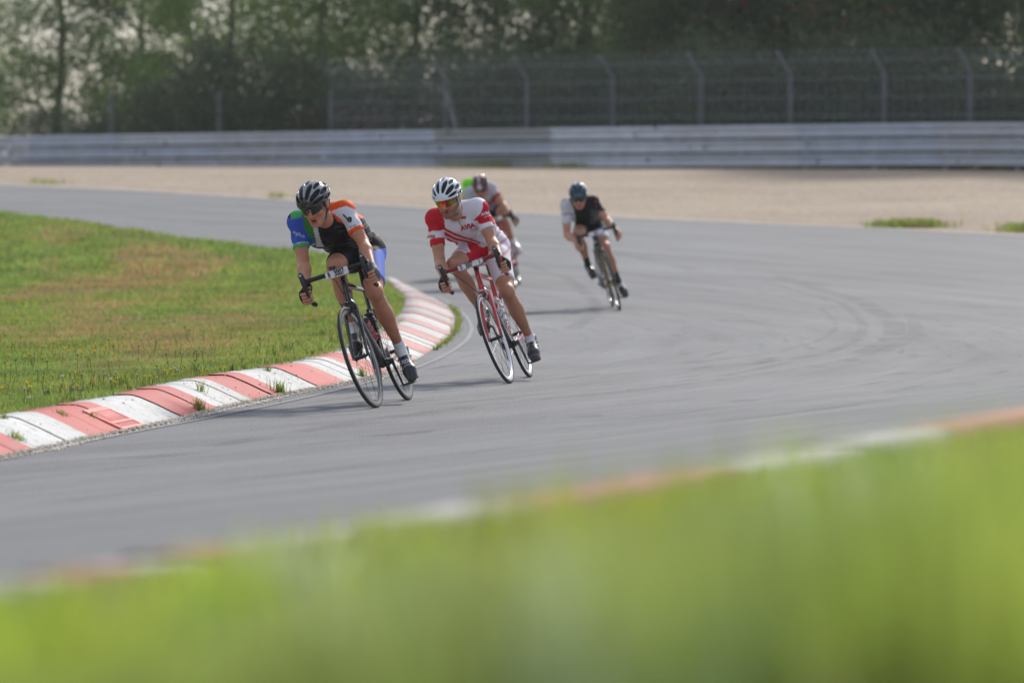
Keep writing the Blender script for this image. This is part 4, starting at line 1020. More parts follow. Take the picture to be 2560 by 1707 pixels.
lettering('|', je1, je1, (.6, .108, 1.236), .046, M_INK, angle=26, squeeze=1.4, bold=.0015, name='lettering')
lettering('ergfloh', je1, je1, (.6, -.218, 1.222), .030, mat('white_print', (.65, .65, .75), .6), angle=-42, name='lettering')
lettering('qurnia', je1, je1, (.6, .140, 1.163), .018, M_INK, angle=4, name='lettering')
bottle(BMs[1], bt1[0][0], bt1[0][1], mat('clear_red_drink', (.50, .16, .18), .3), M_BLK, 'bottle of pink drink with black cap in the down tube cage of the black bicycle', band=mat('red_band', (.50, .03, .06), .4))
bottle(BMs[1], bt1[1][0], bt1[1][1], M_BLK, M_BLK, 'black bottle in the seat tube cage of the leading black bicycle')

for o_ in p1.children:
    if o_.name.startswith('shoe') and sum(v.co.y for v in o_.data.vertices) > 0:
        lettering('SIDI', o_, o_, (.6, .142, .238), .034, mat('white_print'), angle=-2, bold=.001)
lettering('sport', je1, je1, (.6, .045, 1.190), .022, mat('grey_print', (.10, .10, .12), .6), angle=-8)
lettering('quo', je1, je1, (.6, .050, 1.160), .030, mat('grey_print'), angle=-8)
# rider 2, red bicycle
bk2, bt2 = bike(BMs[2], MM(M_RED, rim=M_RIMW, down=M_CARB, deep=.026, tape=M_REDTAPE, cables=True, brake=M_ALU, crank=mat('dark_alloy', (.12, .12, .13), .3, metal=.7)), 'red road bicycle with red handlebar tape and white plate D 3507', (-.02, -.150),
                plate=dict(w=.190, h=.042, text=[('D', -.070, .040, 8), ('3507', -.012, .048, 2), ('2', .068, .034, 2)], dy=-.012, tz=.001))
p2, je2, sh2, _ = person(2, J2, BMs[2], dict(head=(17, 19, 9), sleeve=.66, jersey=jersey2, shorts=shorts2, shortlen=dict(L=.80, R=.72), gloveL=(.014, .014, .015), gloveR=(.014, .014, .015), sockmat=M_SOCK, sock=.045,
      shoe=shoe2, strapmat=mat('dark_strap', (.07, .072, .08), .35), solemat=mat('red_sole', (.35, .02, .03), .4), helmet=helm2, lens=M_LENSR, frame=mat('red_frame', (.45, .02, .03), .35), strap=mat('white_strap', (.6, .6, .6), .6), hair=mat('brown_hair', (.06, .033, .02), .6), mouth=.002, beard=True, skin=(.47, .235, .15)),
      'second cyclist in white and red jersey with white vented helmet and mirrored orange glasses')
MR = mat('red_print', (.50, .012, .028), .6); MW = mat('white_print', (.65, .65, .75), .6)
lettering('AVIA', je2, je2, (.6, .018, 1.168), .046, MR, angle=-4, squeeze=1.05, bold=.0025)
lettering('racing', je2, je2, (.6, .045, 1.138), .022, MR, angle=-4)
lettering('SRS', je2, je2, (.6, .014, 1.240), .022, MR, angle=-14, bold=.0025)
lettering('AVIA', je2, je2, (.6, .170, 1.218), .027, MW, angle=2, bold=.001, shear=.2)
lettering('racing', je2, je2, (.6, .176, 1.196), .018, MW, angle=2, shear=.2)
lettering('AVIA', je2, je2, (.6, -.262, 1.190), .032, MR, angle=-16, bold=.0015, shear=.2)
bottle(BMs[2], bt2[0][0], bt2[0][1], mat('clear_white_bottle', (.62, .64, .68), .35), mat('red_cap', (.50, .03, .05), .4), 'clear white bottle with red cap in the down tube cage of the red bicycle')
bottle(BMs[2], bt2[1][0], bt2[1][1], M_WHITE, mat('white_cap', (.6, .6, .6), .4), 'white bottle in the seat tube cage of the red bicycle')
stp = MB(); fkd = [((.905, .056, .50), (.932, .058, .42)), ((.872, .055, .60), (.89, .056, .55))]
for a, b in fkd: stp.tube([a, b], .0035, 6, flat=1.6, side=(1, 0, 0))
stp.build('fork_stripe', M_WHITE, bk2)

# rider 3, far right
bk3, bt3 = bike(BMs[3], MM(M_CARB, rim=M_RIMD, head=M_CARB, down=M_YEL), 'black and yellow road bicycle of the rider farthest to the right', (-.02, -.163), steer=-1,
                plate=dict(w=.17, h=.05, text=[('3241', .0, .040, 0)], dy=0))
p3, je3, sh3, _ = person(3, J3, BMs[3], dict(head=(2, 26, 4), sleeve=.62, jersey=jersey3, shorts=shorts3, shortlen=dict(L=.72, R=.62), sockmat=M_SOCKD, sock=.12,
      shoe=shoe3, strapmat=M_BLK, solemat=M_BLK, helmet=helm3, lens=M_LENSD, frame=M_BLK, strap=M_BLK, hair=mat('brown_hair'), mouth=.002, skin=(.52, .26, .17)),
      'cyclist on the far right in black jersey with one white sleeve and blue helmet', h=.008)
p_bt3 = bottle(BMs[3], bt3[0][0], bt3[0][1], M_YEL, M_BLK, 'yellow bottle on the blurred black bicycle at the right')
# rider 4, behind rider 2
bk4, bt4 = bike(BMs[4], MM(M_RED, rim=M_RIMD), 'dark red road bicycle half hidden behind the rider in white and red', (.04, .163), steer=2,
                plate=dict(w=.16, h=.05, text=[('3518', .0, .040, 0)], dy=0))
p4, je4, sh4, _ = person(4, J4, BMs[4], dict(head=(2, 30, 8), sleeve=.62, jersey=jersey4, shorts=flat(BLK), shortlen=dict(L=.72, R=.74), gloveL=(.014, .014, .015), gloveR=(.014, .014, .015), sockmat=M_SOCK, sock=.05,
      shoe=shoe4, strapmat=mat('red_strap', (.4, .03, .04), .4), solemat=M_BLK, helmet=helm4, lens=M_LENSD, frame=M_BLK, strap=M_BLK, mouth=.002, skin=(.50, .24, .15)),
      'cyclist in pale grey jersey and red and white striped helmet riding behind the second rider', h=.008)
bk5, bt5 = bike(BMs[5], MM(M_CARB, rim=M_RIMD), 'black road bicycle hidden behind the grey jersey rider', (.04, .163), steer=2)
p5, je5, sh5, _ = person(5, J5, BMs[5], dict(head=(-4, 40, 8), sleeve=.62, jersey=jersey5, shorts=flat(BLK), shortlen=dict(L=.72, R=.74), sockmat=M_SOCKD, sock=.05,
      shoe=shoe3, strapmat=M_BLK, solemat=M_BLK, helmet=helm1, lens=M_LENSD, frame=M_BLK, strap=M_BLK, mouth=.002), 
      'hindmost cyclist in lime green jersey, mostly hidden behind the grey jersey rider', h=.010)

# ------------------------------------------------------------------ guardrail and catch fence
RP = np.array([(-34, 138), (-24, 128), (-14.28, 119), (-6.66, 111), (0, 105), (5.75, 99), (11.28, 94), (18, 87), (25, 79)])
RL = smoothline(RP, .5, 3); RS = np.concatenate([[0], np.cumsum(np.linalg.norm(np.diff(RL, axis=0), axis=1))]); RT, RN = normals(RL)
def rp(s, off=0.):
    x, y = np.interp(s, RS, RL[:, 0]), np.interp(s, RS, RL[:, 1]); t = Vector((np.interp(s, RS, RT[:, 0]), np.interp(s, RS, RT[:, 1]), 0)).normalized()
    n = Vector((t.y, -t.x, 0))          # towards the track
    if n.y > 0: n = -n
    p = Vector((x, y, 0))+n*off; p.z = float(G(p.x, p.y)); return p, t, n
rs_x = lambda x: float(np.interp(x, RL[:, 0], RS))
GALV = [mat('galvanised_%s' % n, c, .42, metal=.3, noise=.10, nscale=3) for n, c in (('light', (.55, .57, .61)), ('mid', (.50, .52, .55)), ('blue', (.49, .53, .60)), ('dull', (.36, .365, .37)), ('pale', (.60, .63, .68)))]
rdz = lambda s: float(np.interp(np.interp(s, RS, RL[:, 0]), [-14, -6, 0, 11], [-.19, -.11, -.05, .06]))
rail = empty('guardrail', rp(rs_x(0))[0]); tag(rail, 'triple galvanised steel crash barrier along the back of the gravel trap', 'guardrail')
ro = rail.location.copy()
WP = [(0, .150), (.05, .143), (.10, .118), (.10, .090), (.055, .055), (.01, .030), (.0, 0), (.01, -.030), (.055, -.055), (.10, -.090), (.10, -.118), (.05, -.143), (0, -.150)]
s0_, s1_ = rs_x(-19), rs_x(15.5); k = 0; s = s0_
while s < s1_:
    for row in range(3):
        e = s+4.0; z0 = .175+row*.332; sl = np.linspace(s-.12, e, 7); V = []; 
        for q in sl:
            p, t, n = rp(q)
            for d, h in WP: V.append(p+n*(d+(.006 if q == sl[0] else 0))+Vector((0, 0, z0+h+rdz(q)))-ro)
        m_ = len(WP); F = [(i*m_+j, (i+1)*m_+j, (i+1)*m_+j+1, i*m_+j+1) for i in range(6) for j in range(m_-1)]
        mb = MB(); mb.add(V, F); gi = [1, 0, 2, 0, 1, 2, 3, 4, 0, 2, 1, 0][k % 12]
        if row == 1 and k % 3 == 0: gi = 2
        mb.build('rail_panel', GALV[gi], rail)
    s += 4.0; k += 1
s = s0_
while s < s1_:
    p, t, n = rp(s, -.09); b = MB(); R_ = Matrix((t, n, Vector((0, 0, 1)))).transposed(); b.box(p-ro+Vector((0, 0, .36+rdz(s))), (.06, .12, 1.1), R_)
    for row in range(3): b.box(p-ro+n*.073+Vector((0, 0, .175+rdz(s)+row*.332)), (.10, .024, .07), R_)
    b.build('post', GALV[3], rail); s += 2.0
for row, xx in ((1, -14.02), (0, -13.96)):
    p, t, n = rp(rs_x(xx), .085); b = MB(); b.box(p-ro+Vector((0, 0, .175-.19+row*.332)), (.27, .014, .12), Matrix((t, n, Vector((0, 0, 1)))).transposed()); b.build('reflector', mat('reflector_white', (.85, .85, .85), .3), rail)

fence = empty('catch_fence', rp(rs_x(3), -.5)[0]); tag(fence, 'tall wire catch fence on cranked grey posts behind the crash barrier', 'fence'); fo = fence.location.copy()
POSTM = mat('post_galvanised', (.19, .195, .21), .5, metal=.1, noise=.15, nscale=5)
px_list = [249, 518, 798, 1085, 1287, 1500, 1720, 1945, 2180, 2395, 2610, 2830]
def s_at_px(px): # find arc position whose viewing direction matches
    k = (px-1280)/10667.; r = RL[:, 0]/RL[:, 1]; return float(np.interp(k, r, RS))
posts_s = [s_at_px(-330), s_at_px(-40)]+[s_at_px(p) for p in px_list]
HT = 2.68
for i, s in enumerate(posts_s):
    p, t, n = rp(s, -.45); p = p-fo; thin = i in (2, 3, 4); w_ = .05 if thin else .09; m = MB(); up = Vector((0, 0, 1)); R_ = Matrix((t, n, up)).transposed()
    hk = HT-.55 if not thin else 1.95
    m.box(p+up*(hk/2-.1), (w_, .022, hk+.2), R_); m.box(p+n*.04+up*(hk/2-.1), (.022, .08, hk+.2), R_)
    a = p+up*hk; b = p+up*HT+n*.50
    if not thin: m.tube([a, b], w_*.55, 4, flat=.6, side=tuple(t))
    if i == 5:
        m.tube([p+up*1.85, p+t*.62+up*.2], .055, 6)
    m.build('post', POSTM, fence)
wm = MB(); 
def fp(s, h):
    p, t, n = rp(s, -.41); p = p-fo
    return p+Vector((0, 0, h)) if h <= HT-.55 else p+Vector((0, 0, h))+n*(.50*(h-(HT-.55))/.55)
seg_s = np.linspace(posts_s[5]-4, posts_s[-1], 40)
for h in np.arange(1.0, HT+.01, .105): wm.tube([fp(s, h) for s in seg_s], .0042 if (round(h/.105) % 4) else .009, 3, caps=False)
for s in np.arange(posts_s[5]-4, posts_s[-1], .25): wm.tube([fp(s, h) for h in (.95, HT-.55, HT)], .003, 3, caps=False)
wm.build('wire_mesh', mat('wire_galvanised', (.28, .30, .33), .5, metal=.3), fence, smooth=False)

# ------------------------------------------------------------------ grass, weeds, stones
M_GRASS = mat('grass_blades', rough=.55, attr=True, trans=.45, spec=.35)
def vnoise(x, y, sc, seed):
    r = np.random.default_rng(seed); T = r.random((64, 64)); fx, fy = x/sc, y/sc; ix, iy = np.floor(fx).astype(int), np.floor(fy).astype(int); tx, ty = fx-ix, fy-iy
    tx = tx*tx*(3-2*tx); ty = ty*ty*(3-2*ty); g_ = lambda a, b: T[a % 64, b % 64]
    return (g_(ix, iy)*(1-tx)+g_(ix+1, iy)*tx)*(1-ty)+(g_(ix, iy+1)*(1-tx)+g_(ix+1, iy+1)*tx)*ty
def blades(name, x, y, z, h, wd, col, label=None, lean=.45, kind='stuff', cat='grass'):
    n = len(x); a = RNG.uniform(0, 2*pi, n); ln = RNG.uniform(.05, lean, n)*h; la = RNG.uniform(0, 2*pi, n)
    ca, sa = np.cos(a)*wd/2, np.sin(a)*wd/2; dx, dy = np.cos(la)*ln, np.sin(la)*ln
    B = np.column_stack([x, y, z-.01]); S_ = np.column_stack([ca, sa, np.zeros(n)])
    M1 = B+np.column_stack([dx*.3, dy*.3, h*.6]); Tp = B+np.column_stack([dx, dy, h])
    V = np.stack([B-S_, B+S_, M1+S_*.8, M1-S_*.8, Tp], 1).reshape(-1, 3); i = np.arange(n)*5
    Q = np.stack([i, i+1, i+2, i+3], 1); T = np.stack([i+3, i+2, i+4], 1)
    C = np.repeat(col, 5, axis=0)
    o = npmesh(name, V, [Q, T], M_GRASS, cols=C, smooth=False)
    tag(o, label, cat, kind=kind); return o
def gcol(x, y, n, dry, near=False):
    c1 = np.array((.24, .325, .07)); c2 = np.array((.39, .455, .10)); c3 = np.array((.52, .32, .17)); c4 = np.array((.11, .19, .035))
    r = RNG.random(n)[:, None]; C = c1*(1-r)+c2*r; k = RNG.random(n); C[k < .14] = c4; C[k > .95] = (.30, .26, .12)
    d = (RNG.random(n) < dry); C[d] = c3*RNG.uniform(.75, 1.15, (d.sum(), 1)); return C*RNG.uniform(.8, 1.2, (n, 1))
# infield
IP = np.concatenate([KI[::3][:-1], FR, [(-45, 104), (-60, 8), (-6.5, 6)]])
def scatter_in(y0, y1, dens):
    xa = -.12*y1-2.5; xb = 0.; n = int((y1-y0)*(xb-xa)*dens); x = RNG.uniform(xa, xb, n); y = RNG.uniform(y0, y1, n)
    k = inpoly(x, y, IP) & (x > -.12*y-1.2); return x[k], y[k]
X_, Y_, H_, W_, D_ = [], [], [], [], []
for y0, y1, dens, h0, w0 in ((17, 27, 5200, .034, .005), (27, 33, 4200, .034, .006), (33, 42, 2300, .040, .008), (42, 55, 1100, .045, .012), (55, 76, 480, .055, .02), (76, 100, 120, .07, .035)):
    x, y = scatter_in(y0, y1, dens); n = len(x); X_.append(x); Y_.append(y)
    hn = .55+.9*vnoise(x, y, .6, 3); H_.append(h0*hn*RNG.uniform(.6, 1.5, n)); W_.append(np.full(n, w0))
x, y, h, wd = map(np.concatenate, (X_, Y_, H_, W_)); n = len(x); z = infz(x, y)
bandn = .6*vnoise(x+.08*y, y*.13, 1.3, 14)+.4*vnoise(x, y*.2, .45, 12)
edge = np.full(n, 9.); 
for p in np.concatenate([KI[::10], FR[::3]]): edge = np.minimum(edge, np.hypot(x-p[0], y-p[1]))
dry = np.clip((bandn-.36)*2.6, 0, .62)*np.clip((edge-.5)/1.2, 0, 1)*np.clip((y-26)/9, .12, 1)
tint = (.82+.42*vnoise(x, y, .5, 61))[:, None]*np.array((1, 1, 1.))+(vnoise(x, y, 1.7, 62)-.5)[:, None]*np.array((.28, .06, 0))
blades('grass', x, y, z, h, wd, gcol(x, y, n, dry)*tint, 'sunlit meadow grass with dry brown patches inside the bend', lean=.9)
# tall flowering stalks, yellow and white flowers
def flowers(name, pts, col, r, hts, label, stem=(.10, .14, .03)):
    V = []; Q = []; C = []; n0 = 0
    for (x, y, z), hh in zip(pts, hts):
        lx, ly = RNG.uniform(-.2, .2, 2)*hh; t = np.array((x+lx, y+ly, z+hh)); b = np.array((x, y, z)); w2 = .0022
        V += [b+(-w2, 0, 0), b+(w2, 0, 0), t+(w2, 0, 0), t+(-w2, 0, 0)]; Q.append((n0, n0+1, n0+2, n0+3)); C += [stem]*4; n0 += 4
        rr = r*RNG.uniform(.7, 1.2); c = np.array(col)*RNG.uniform(.8, 1.1)
        for q in range(3):
            a = RNG.uniform(0, pi); u = np.array((cos(a), sin(a)*.6, RNG.uniform(-.4, .4)))*rr; v = np.array((-sin(a)*.4, cos(a)*.5, .8))*rr*.75
            V += [t-u-v*.6, t+u-v*.6, t+u*.8+v, t-u*.8+v]; Q.append((n0, n0+1, n0+2, n0+3)); C += [c]*4; n0 += 4
    o = npmesh(name, np.array(V), np.array(Q), M_GRASS, cols=np.array(C)); return tag(o, label, 'flowers', kind='stuff')
def fpts(n, fn):
    out = []
    while len(out) < n:
        x, y = fn()
        if inpoly(np.array([x]), np.array([y]), IP)[0]: out.append((x, y, float(infz(np.array([x]), np.array([y]))[0])))
    return out
def clump(cs, sd_):
    def f():
        c = cs[RNG.integers(len(cs))]; return c[0]+RNG.normal()*sd_*.5, c[1]+RNG.normal()*sd_*2.0
    return f
P = fpts(260, clump([(-2.55, 27.2), (-2.1, 28.6), (-3.0, 28), (-3.6, 33), (-3.3, 34), (-4.4, 35), (-1.9, 41), (-1.6, 43), (-1.45, 44), (-1.5, 46), (-1.7, 49), (-1.7, 51), (-5.0, 36), (-5.0, 68)], .32)); flowers('yellow_flowers', P, (.85, .60, .03), .009, RNG.uniform(.04, .09, len(P)), 'small yellow flowers scattered over the meadow inside the bend')
P = fpts(45, lambda: (RNG.uniform(-4, -2), RNG.uniform(24.5, 29))); flowers('clover', P, (.62, .54, .52), .009, RNG.uniform(.05, .11, len(P)), 'pale pink and white clover heads near the kerb')
P = fpts(120, lambda: (RNG.uniform(-5, -1.4), RNG.uniform(25, 38))); flowers('plantain', P, (.07, .045, .03), .006, RNG.uniform(.07, .14, len(P)), 'dark plantain seed heads on thin stalks above the meadow')
# broad leaved weeds near the kerb and tufts on the kerb
xs_, ys_, hs_, ws_, cs_ = [], [], [], [], []
def tuft(cx, cy, n, r, h, wd, z=None):
    a = RNG.uniform(0, 2*pi, n); q = np.abs(RNG.normal(0, r*.6, n)); xs_.append(cx+np.cos(a)*q); ys_.append(cy+np.sin(a)*q); hs_.append(h*RNG.uniform(.4, 1.2, n)); ws_.append(np.full(n, wd)); cs_.append(gcol(None, None, n, .08))
for _ in range(45):
    s = s_of(RNG.uniform(22, 40)); i = int(np.searchsorted(KS, s)); p = KI[min(i, len(KI)-1)]+KN[min(i, len(KN)-1)]*RNG.uniform(.05, .5); tuft(p[0], p[1], 26, .05, .09, .010)
def kpt(y, c): s = s_of(y); i = min(int(np.searchsorted(KS, s)), len(KO)-1); return KO[i]+KN[i]*c, i
for y, c, n, r, h in ((22.6, .12, 60, .05, .05), (23.1, .33, 40, .03, .04), (26.3, .03, 110, .05, .085), (27.1, .20, 30, .03, .09), (28.5, .02, 130, .055, .10), (31.0, .03, 70, .04, .08), (23.9, .25, 60, .05, .035), (24.25, .18, 40, .04, .035), (29.2, .3, 30, .03, .05)):
    p, i = kpt(y, c); tuft(p[0], p[1], n, r, h, .005)
for y in np.linspace(36.5, 48.5, 60):
    if RNG.random() < .5: p, i = kpt(y+RNG.uniform(-.1, .1), -.04); tuft(p[0], p[1], 34, .045, .06, .007)
for y in np.linspace(22, 40, 50): p, i = kpt(y, .44); tuft(p[0], p[1], 12, .04, .05, .005)
x, y, h, wd, c = map(np.concatenate, (xs_, ys_, hs_, ws_, cs_))
zz = np.empty(len(x)); 
for i in range(len(x)):
    j = int(np.argmin((KO[:, 0]-x[i])**2+(KO[:, 1]-y[i])**2)); dd = float((np.array((x[i], y[i]))-KO[j])@KN[j]); cc = dd/float(kwidth(KS[j]))
    zz[i] = float(G(x[i], y[i]))+(np.interp(cc, [c_ for c_, _ in PROF], [h_ for _, h_ in PROF])*.145 if 0 <= cc <= 1 else (0. if cc < 0 else .12))
blades('kerb_weeds', x, y, zz, h, wd, c, 'green tufts and weeds growing in and beside the kerb joints', cat='weeds', lean=.8)
# loose stones between kerb and asphalt, on and behind the kerb
def stones(name, pts, sz, label, cols):
    base = np.array([(1, 0, 0), (-.9, .1, 0), (0, 1, 0), (.1, -1, 0), (0, 0, .8), (0, 0, -.8)]); tri = np.array([(0, 2, 4), (2, 1, 4), (1, 3, 4), (3, 0, 4), (2, 0, 5), (1, 2, 5), (3, 1, 5), (0, 3, 5)])
    n = len(pts); V = base[None]*(sz[:, None, None]*RNG.uniform(.6, 1.3, (n, 1, 3)))*RNG.uniform(.8, 1.2, (n, 6, 3))*np.array((1, 1, .6)); a = RNG.uniform(0, 2*pi, n); ca, sa = np.cos(a)[:, None], np.sin(a)[:, None]
    V = np.stack([V[..., 0]*ca-V[..., 1]*sa, V[..., 0]*sa+V[..., 1]*ca, V[..., 2]], -1)+pts[:, None]
    F = (tri[None]+(np.arange(n)*6)[:, None, None]).reshape(-1, 3); C = np.repeat(cols, 6, axis=0)
    return tag(npmesh(name, V.reshape(-1, 3), F, mat('stone', rough=.9, attr=True), cols=C), label, 'stones', kind='stuff')
pts = []
for _ in range(9500):
    y = RNG.uniform(20, 34); s = s_of(y); i = min(int(np.searchsorted(KS, s)), len(KO)-1)
    thick = .05+.055*np.exp(-((y-27.6)/.8)**2)+.03*np.exp(-((y-22.9)/.5)**2)
    r = RNG.random()
    if r < .86: off = -RNG.uniform(-.03, 1)*thick*(1 if RNG.random() < .9 else 1.6); zq = .004+.02*RNG.random()*(abs(off) < .04)
    elif r < .95: off = .46+RNG.uniform(0, .06); zq = .135
    else:
        if not (27 < y < 29.6 or RNG.random() < .15): continue
        off = RNG.uniform(0, .4); zq = .145*float(np.interp(off/.46, [c_ for c_, _ in PROF], [h_ for _, h_ in PROF]))+.004
    p = KO[i]+KN[i]*off; pts.append((p[0]+RNG.normal()*.005, p[1]+RNG.normal()*.03, float(G(*p))+zq))
pts = np.array(pts); g_ = RNG.uniform(.5, 1.0, (len(pts), 1)); stones('loose_stones', pts, RNG.uniform(.004, .011, len(pts)), 'small grey and tan stones spilled along the inner kerb', g_*np.array((1, .90, .77)))

# near verge: tall soft grass between the camera and the track
def verge(n, y0, y1, h0, w0):
    y = y0+(y1-y0)*RNG.random(n); x = RNG.uniform(-.12*y-.5, .12*y+.5); k = inpoly(x, y, np_poly) ; return x[k], y[k], h0, w0
XX, YY, HH_, WW = [], [], [], []
for n_, a, b, h0, w0 in ((26000, 5, 8, .030, .006), (16000, 8, 12, .018, .006), (8000, 12, 20, .016, .008)):
    x, y, h0, w0 = verge(n_, a, b, h0, w0); XX.append(x); YY.append(y); HH_.append(h0*RNG.uniform(.5, 1.5, len(x))*(.45+1.3*vnoise(x, y, .35, 21)**1.5*1.3)); WW.append(np.full(len(x), w0))
# tall grass on the mound, a few metres from the camera, higher towards the right
n_ = 15000; y = RNG.uniform(2.6, 5.6, n_); x = RNG.uniform(-.12*y-.35, .12*y+.35); top = CH-(.0895-.0235*(x/(.12*y))+.010*(vnoise(x, y, .22, 41)-.5)*2)*y
hh_ = (top-G(x, y))*RNG.uniform(.35, 1.05, n_); k = hh_ > .03; XX.append(x[k]); YY.append(y[k]); HH_.append(np.minimum(hh_[k], .42)); WW.append(np.full(k.sum(), .007))
x, y, h, wd = map(np.concatenate, (XX, YY, HH_, WW)); n = len(x)
t1 = vnoise(x, y, .45, 31)[:, None]; t2 = vnoise(x, y, .25, 32)
C = np.array((.36, .46, .12))*(1-t1)+np.array((.66, .70, .16))*t1; C[t2 > .72] = C[t2 > .72]*.3+np.array((.42, .42, .03))*.7; C[(RNG.random(n) < .12)] = (.30, .30, .12)
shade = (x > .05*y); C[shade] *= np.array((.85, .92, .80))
# clumps of broad leaves close to the lens
cx_, cy_, ch_, cw_, cc_ = [], [], [], [], []
pal = [(.46, .56, .07), (.42, .46, .05), (.32, .50, .10), (.55, .62, .34), (.20, .34, .06), (.50, .60, .10), (.36, .48, .20), (.38, .40, .16)]
for _ in range(150):
    yc = RNG.uniform(2.7, 5.2); xr = RNG.uniform(-1.15, 1.15); xc = xr*.12*yc; m_ = RNG.integers(30, 90); tp = CH-(.0890-.0235*xr+RNG.uniform(-.024, .040))*yc; sp = RNG.uniform(.02, .055)
    a_ = RNG.normal(xc, sp, m_); b_ = RNG.normal(yc, sp*2, m_); hq = (tp-G(a_, b_))*RNG.uniform(.5, 1.05, m_); kk = hq > .04
    cx_.append(a_[kk]); cy_.append(b_[kk]); ch_.append(np.minimum(hq[kk], .45)); cw_.append(np.full(kk.sum(), RNG.uniform(.010, .022))); cc_.append(np.tile(pal[RNG.integers(len(pal))], (kk.sum(), 1))*RNG.uniform(.8, 1.2, (kk.sum(), 1)))
cx_, cy_, ch_, cw_, cc_ = map(np.concatenate, (cx_, cy_, ch_, cw_, cc_))
blades('verge_leaves', cx_, cy_, G(cx_, cy_), ch_, cw_, cc_, 'clumps of broad yellow-green leaves, strongly blurred, right before the camera', cat='weeds', lean=.3)
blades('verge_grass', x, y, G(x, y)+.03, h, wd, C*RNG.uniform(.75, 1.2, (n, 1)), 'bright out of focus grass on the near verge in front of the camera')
# grass tufts at the far edge of the gravel, right, and weeds under the barrier
x, y, h = [], [], []
for cx, cy, sx, sy, n_ in ((6.5, 69.6, .45, .35, 1100), (8.6, 68.3, .55, .6, 2300), (-9.4, 86.2, .4, .3, 70), (-4.3, 80.2, .3, .2, 50), (-.2, 105.0, 1.2, .35, 900), (1.6, 103.2, .8, .3, 500)):
    x.append(RNG.normal(cx, sx*.6, n_)); y.append(RNG.normal(cy, sy*.6, n_)); h.append(RNG.uniform(.05, .17, n_))
x, y, h = map(np.concatenate, (x, y, h)); blades('gravel_weeds', x, y, G(x, y), h, np.full(len(x), .02), gcol(x, y, len(x), .1), 'low green tufts at the edges of the gravel trap', cat='weeds', lean=.8)

# ------------------------------------------------------------------ trees behind the fence
M_LEAF = {}
def leafmat(n): return mat('foliage_'+n, rough=.38, attr=True, trans=.48, spec=.45)
M_BARK = mat('bark', (.10, .085, .07), .9, noise=.3, nscale=6, bump=.4, bscale=12)
def crown(seed, H, Rr, nleaf, size, c_lo, c_hi, clumps, zlo, gaps=.0, berries=0, extra=None):
    r = np.random.default_rng(seed); cs = []
    while len(cs) < clumps:
        z = r.uniform(zlo, H); t = (z-zlo)/(H-zlo); rad = Rr*np.sqrt(max(.05, 1-(1.6*t-.6)**2/1.05))*(.75+.4*r.random()); a = r.uniform(0, 2*pi); q = rad*np.sqrt(r.uniform(.1, 1)); cs.append((cos(a)*q, sin(a)*q, z, r.uniform(.5, 1.1), r.random()))
    cs = np.array(cs); ci = r.integers(len(cs), size=nleaf); sc = cs[ci, 3:4]
    P = cs[ci, :3]+r.normal(size=(nleaf, 3))*sc*np.array((.55, .55, .42)); n = r.normal(size=(nleaf, 3)); n /= np.linalg.norm(n, axis=1)[:, None]; u = np.cross(n, r.normal(size=(nleaf, 3))); u /= np.linalg.norm(u, axis=1)[:, None]; v = np.cross(n, u)
    s = size*r.uniform(.6, 1.3, (nleaf, 1)); V = np.stack([P-u*s, P-v*s*.45, P+u*s, P+v*s*.45], 1).reshape(-1, 3); Q = np.arange(nleaf*4).reshape(-1, 4)
    k = (.5*cs[ci, 4]+.5*r.random(nleaf))[:, None]; C = np.array(c_lo)*(1-k)+np.array(c_hi)*k
    if extra is not None: e = r.random(nleaf) < extra[0]; C[e] = extra[1]
    C = np.repeat(C, 4, axis=0)
    if berries:
        bi = r.integers(len(cs), size=berries); PB = cs[bi, :3]*np.array((1.02, 1.02, 1))+r.normal(size=(berries, 3))*cs[bi, 3:4]*.6; PB = np.repeat(PB, 7, axis=0)+r.normal(size=(berries*7, 3))*.045; m_ = len(PB)
        ax = np.eye(3)*.028; VB = np.stack([PB+ax[0], PB+ax[1], PB-ax[0], PB-ax[1], PB+ax[2], PB-ax[2]], 1).reshape(-1, 3); b = np.arange(m_)[:, None]*6+len(V)
        QB = np.concatenate([np.column_stack([b+0, b+1, b+4, b+4]), np.column_stack([b+1, b+2, b+4, b+4]), np.column_stack([b+2, b+3, b+4, b+4]), np.column_stack([b+3, b+0, b+4, b+4]), np.column_stack([b+1, b+0, b+5, b+5]), np.column_stack([b+2, b+1, b+5, b+5]), np.column_stack([b+3, b+2, b+5, b+5]), np.column_stack([b+0, b+3, b+5, b+5])])[:, :3]
        V = np.concatenate([V, VB]); C = np.concatenate([C, np.tile((.62, .035, .01), (len(VB), 1))]); return V, [Q, QB], C
    return V, [Q], C
def trunk_mesh(seed, H, r0):
    r = random.Random(seed); m = MB(); pts = [Vector((0, 0, -.2))]; z = 0
    while z < H*.85: z += H/7; pts.append(Vector((pts[-1].x+r.uniform(-.15, .15), pts[-1].y+r.uniform(-.15, .15), z)))
    m.tube(pts, [r0*(1-.8*i/len(pts)) for i in range(len(pts))], 8)
    for i in range(1, len(pts)):
        for _ in range(3):
            a = r.uniform(0, 2*pi); L = H*.22*r.uniform(.6, 1.2)*(1-.4*i/len(pts)); p = pts[i]; q1 = p+Vector((cos(a)*L*.5, sin(a)*L*.5, L*.35)); q2 = p+Vector((cos(a+.3)*L, sin(a+.3)*L, L*.8)); rr = r0*(1-.8*i/len(pts))*.5
            m.tube([p, q1, q2], [rr, rr*.6, rr*.2], 5)
    return m
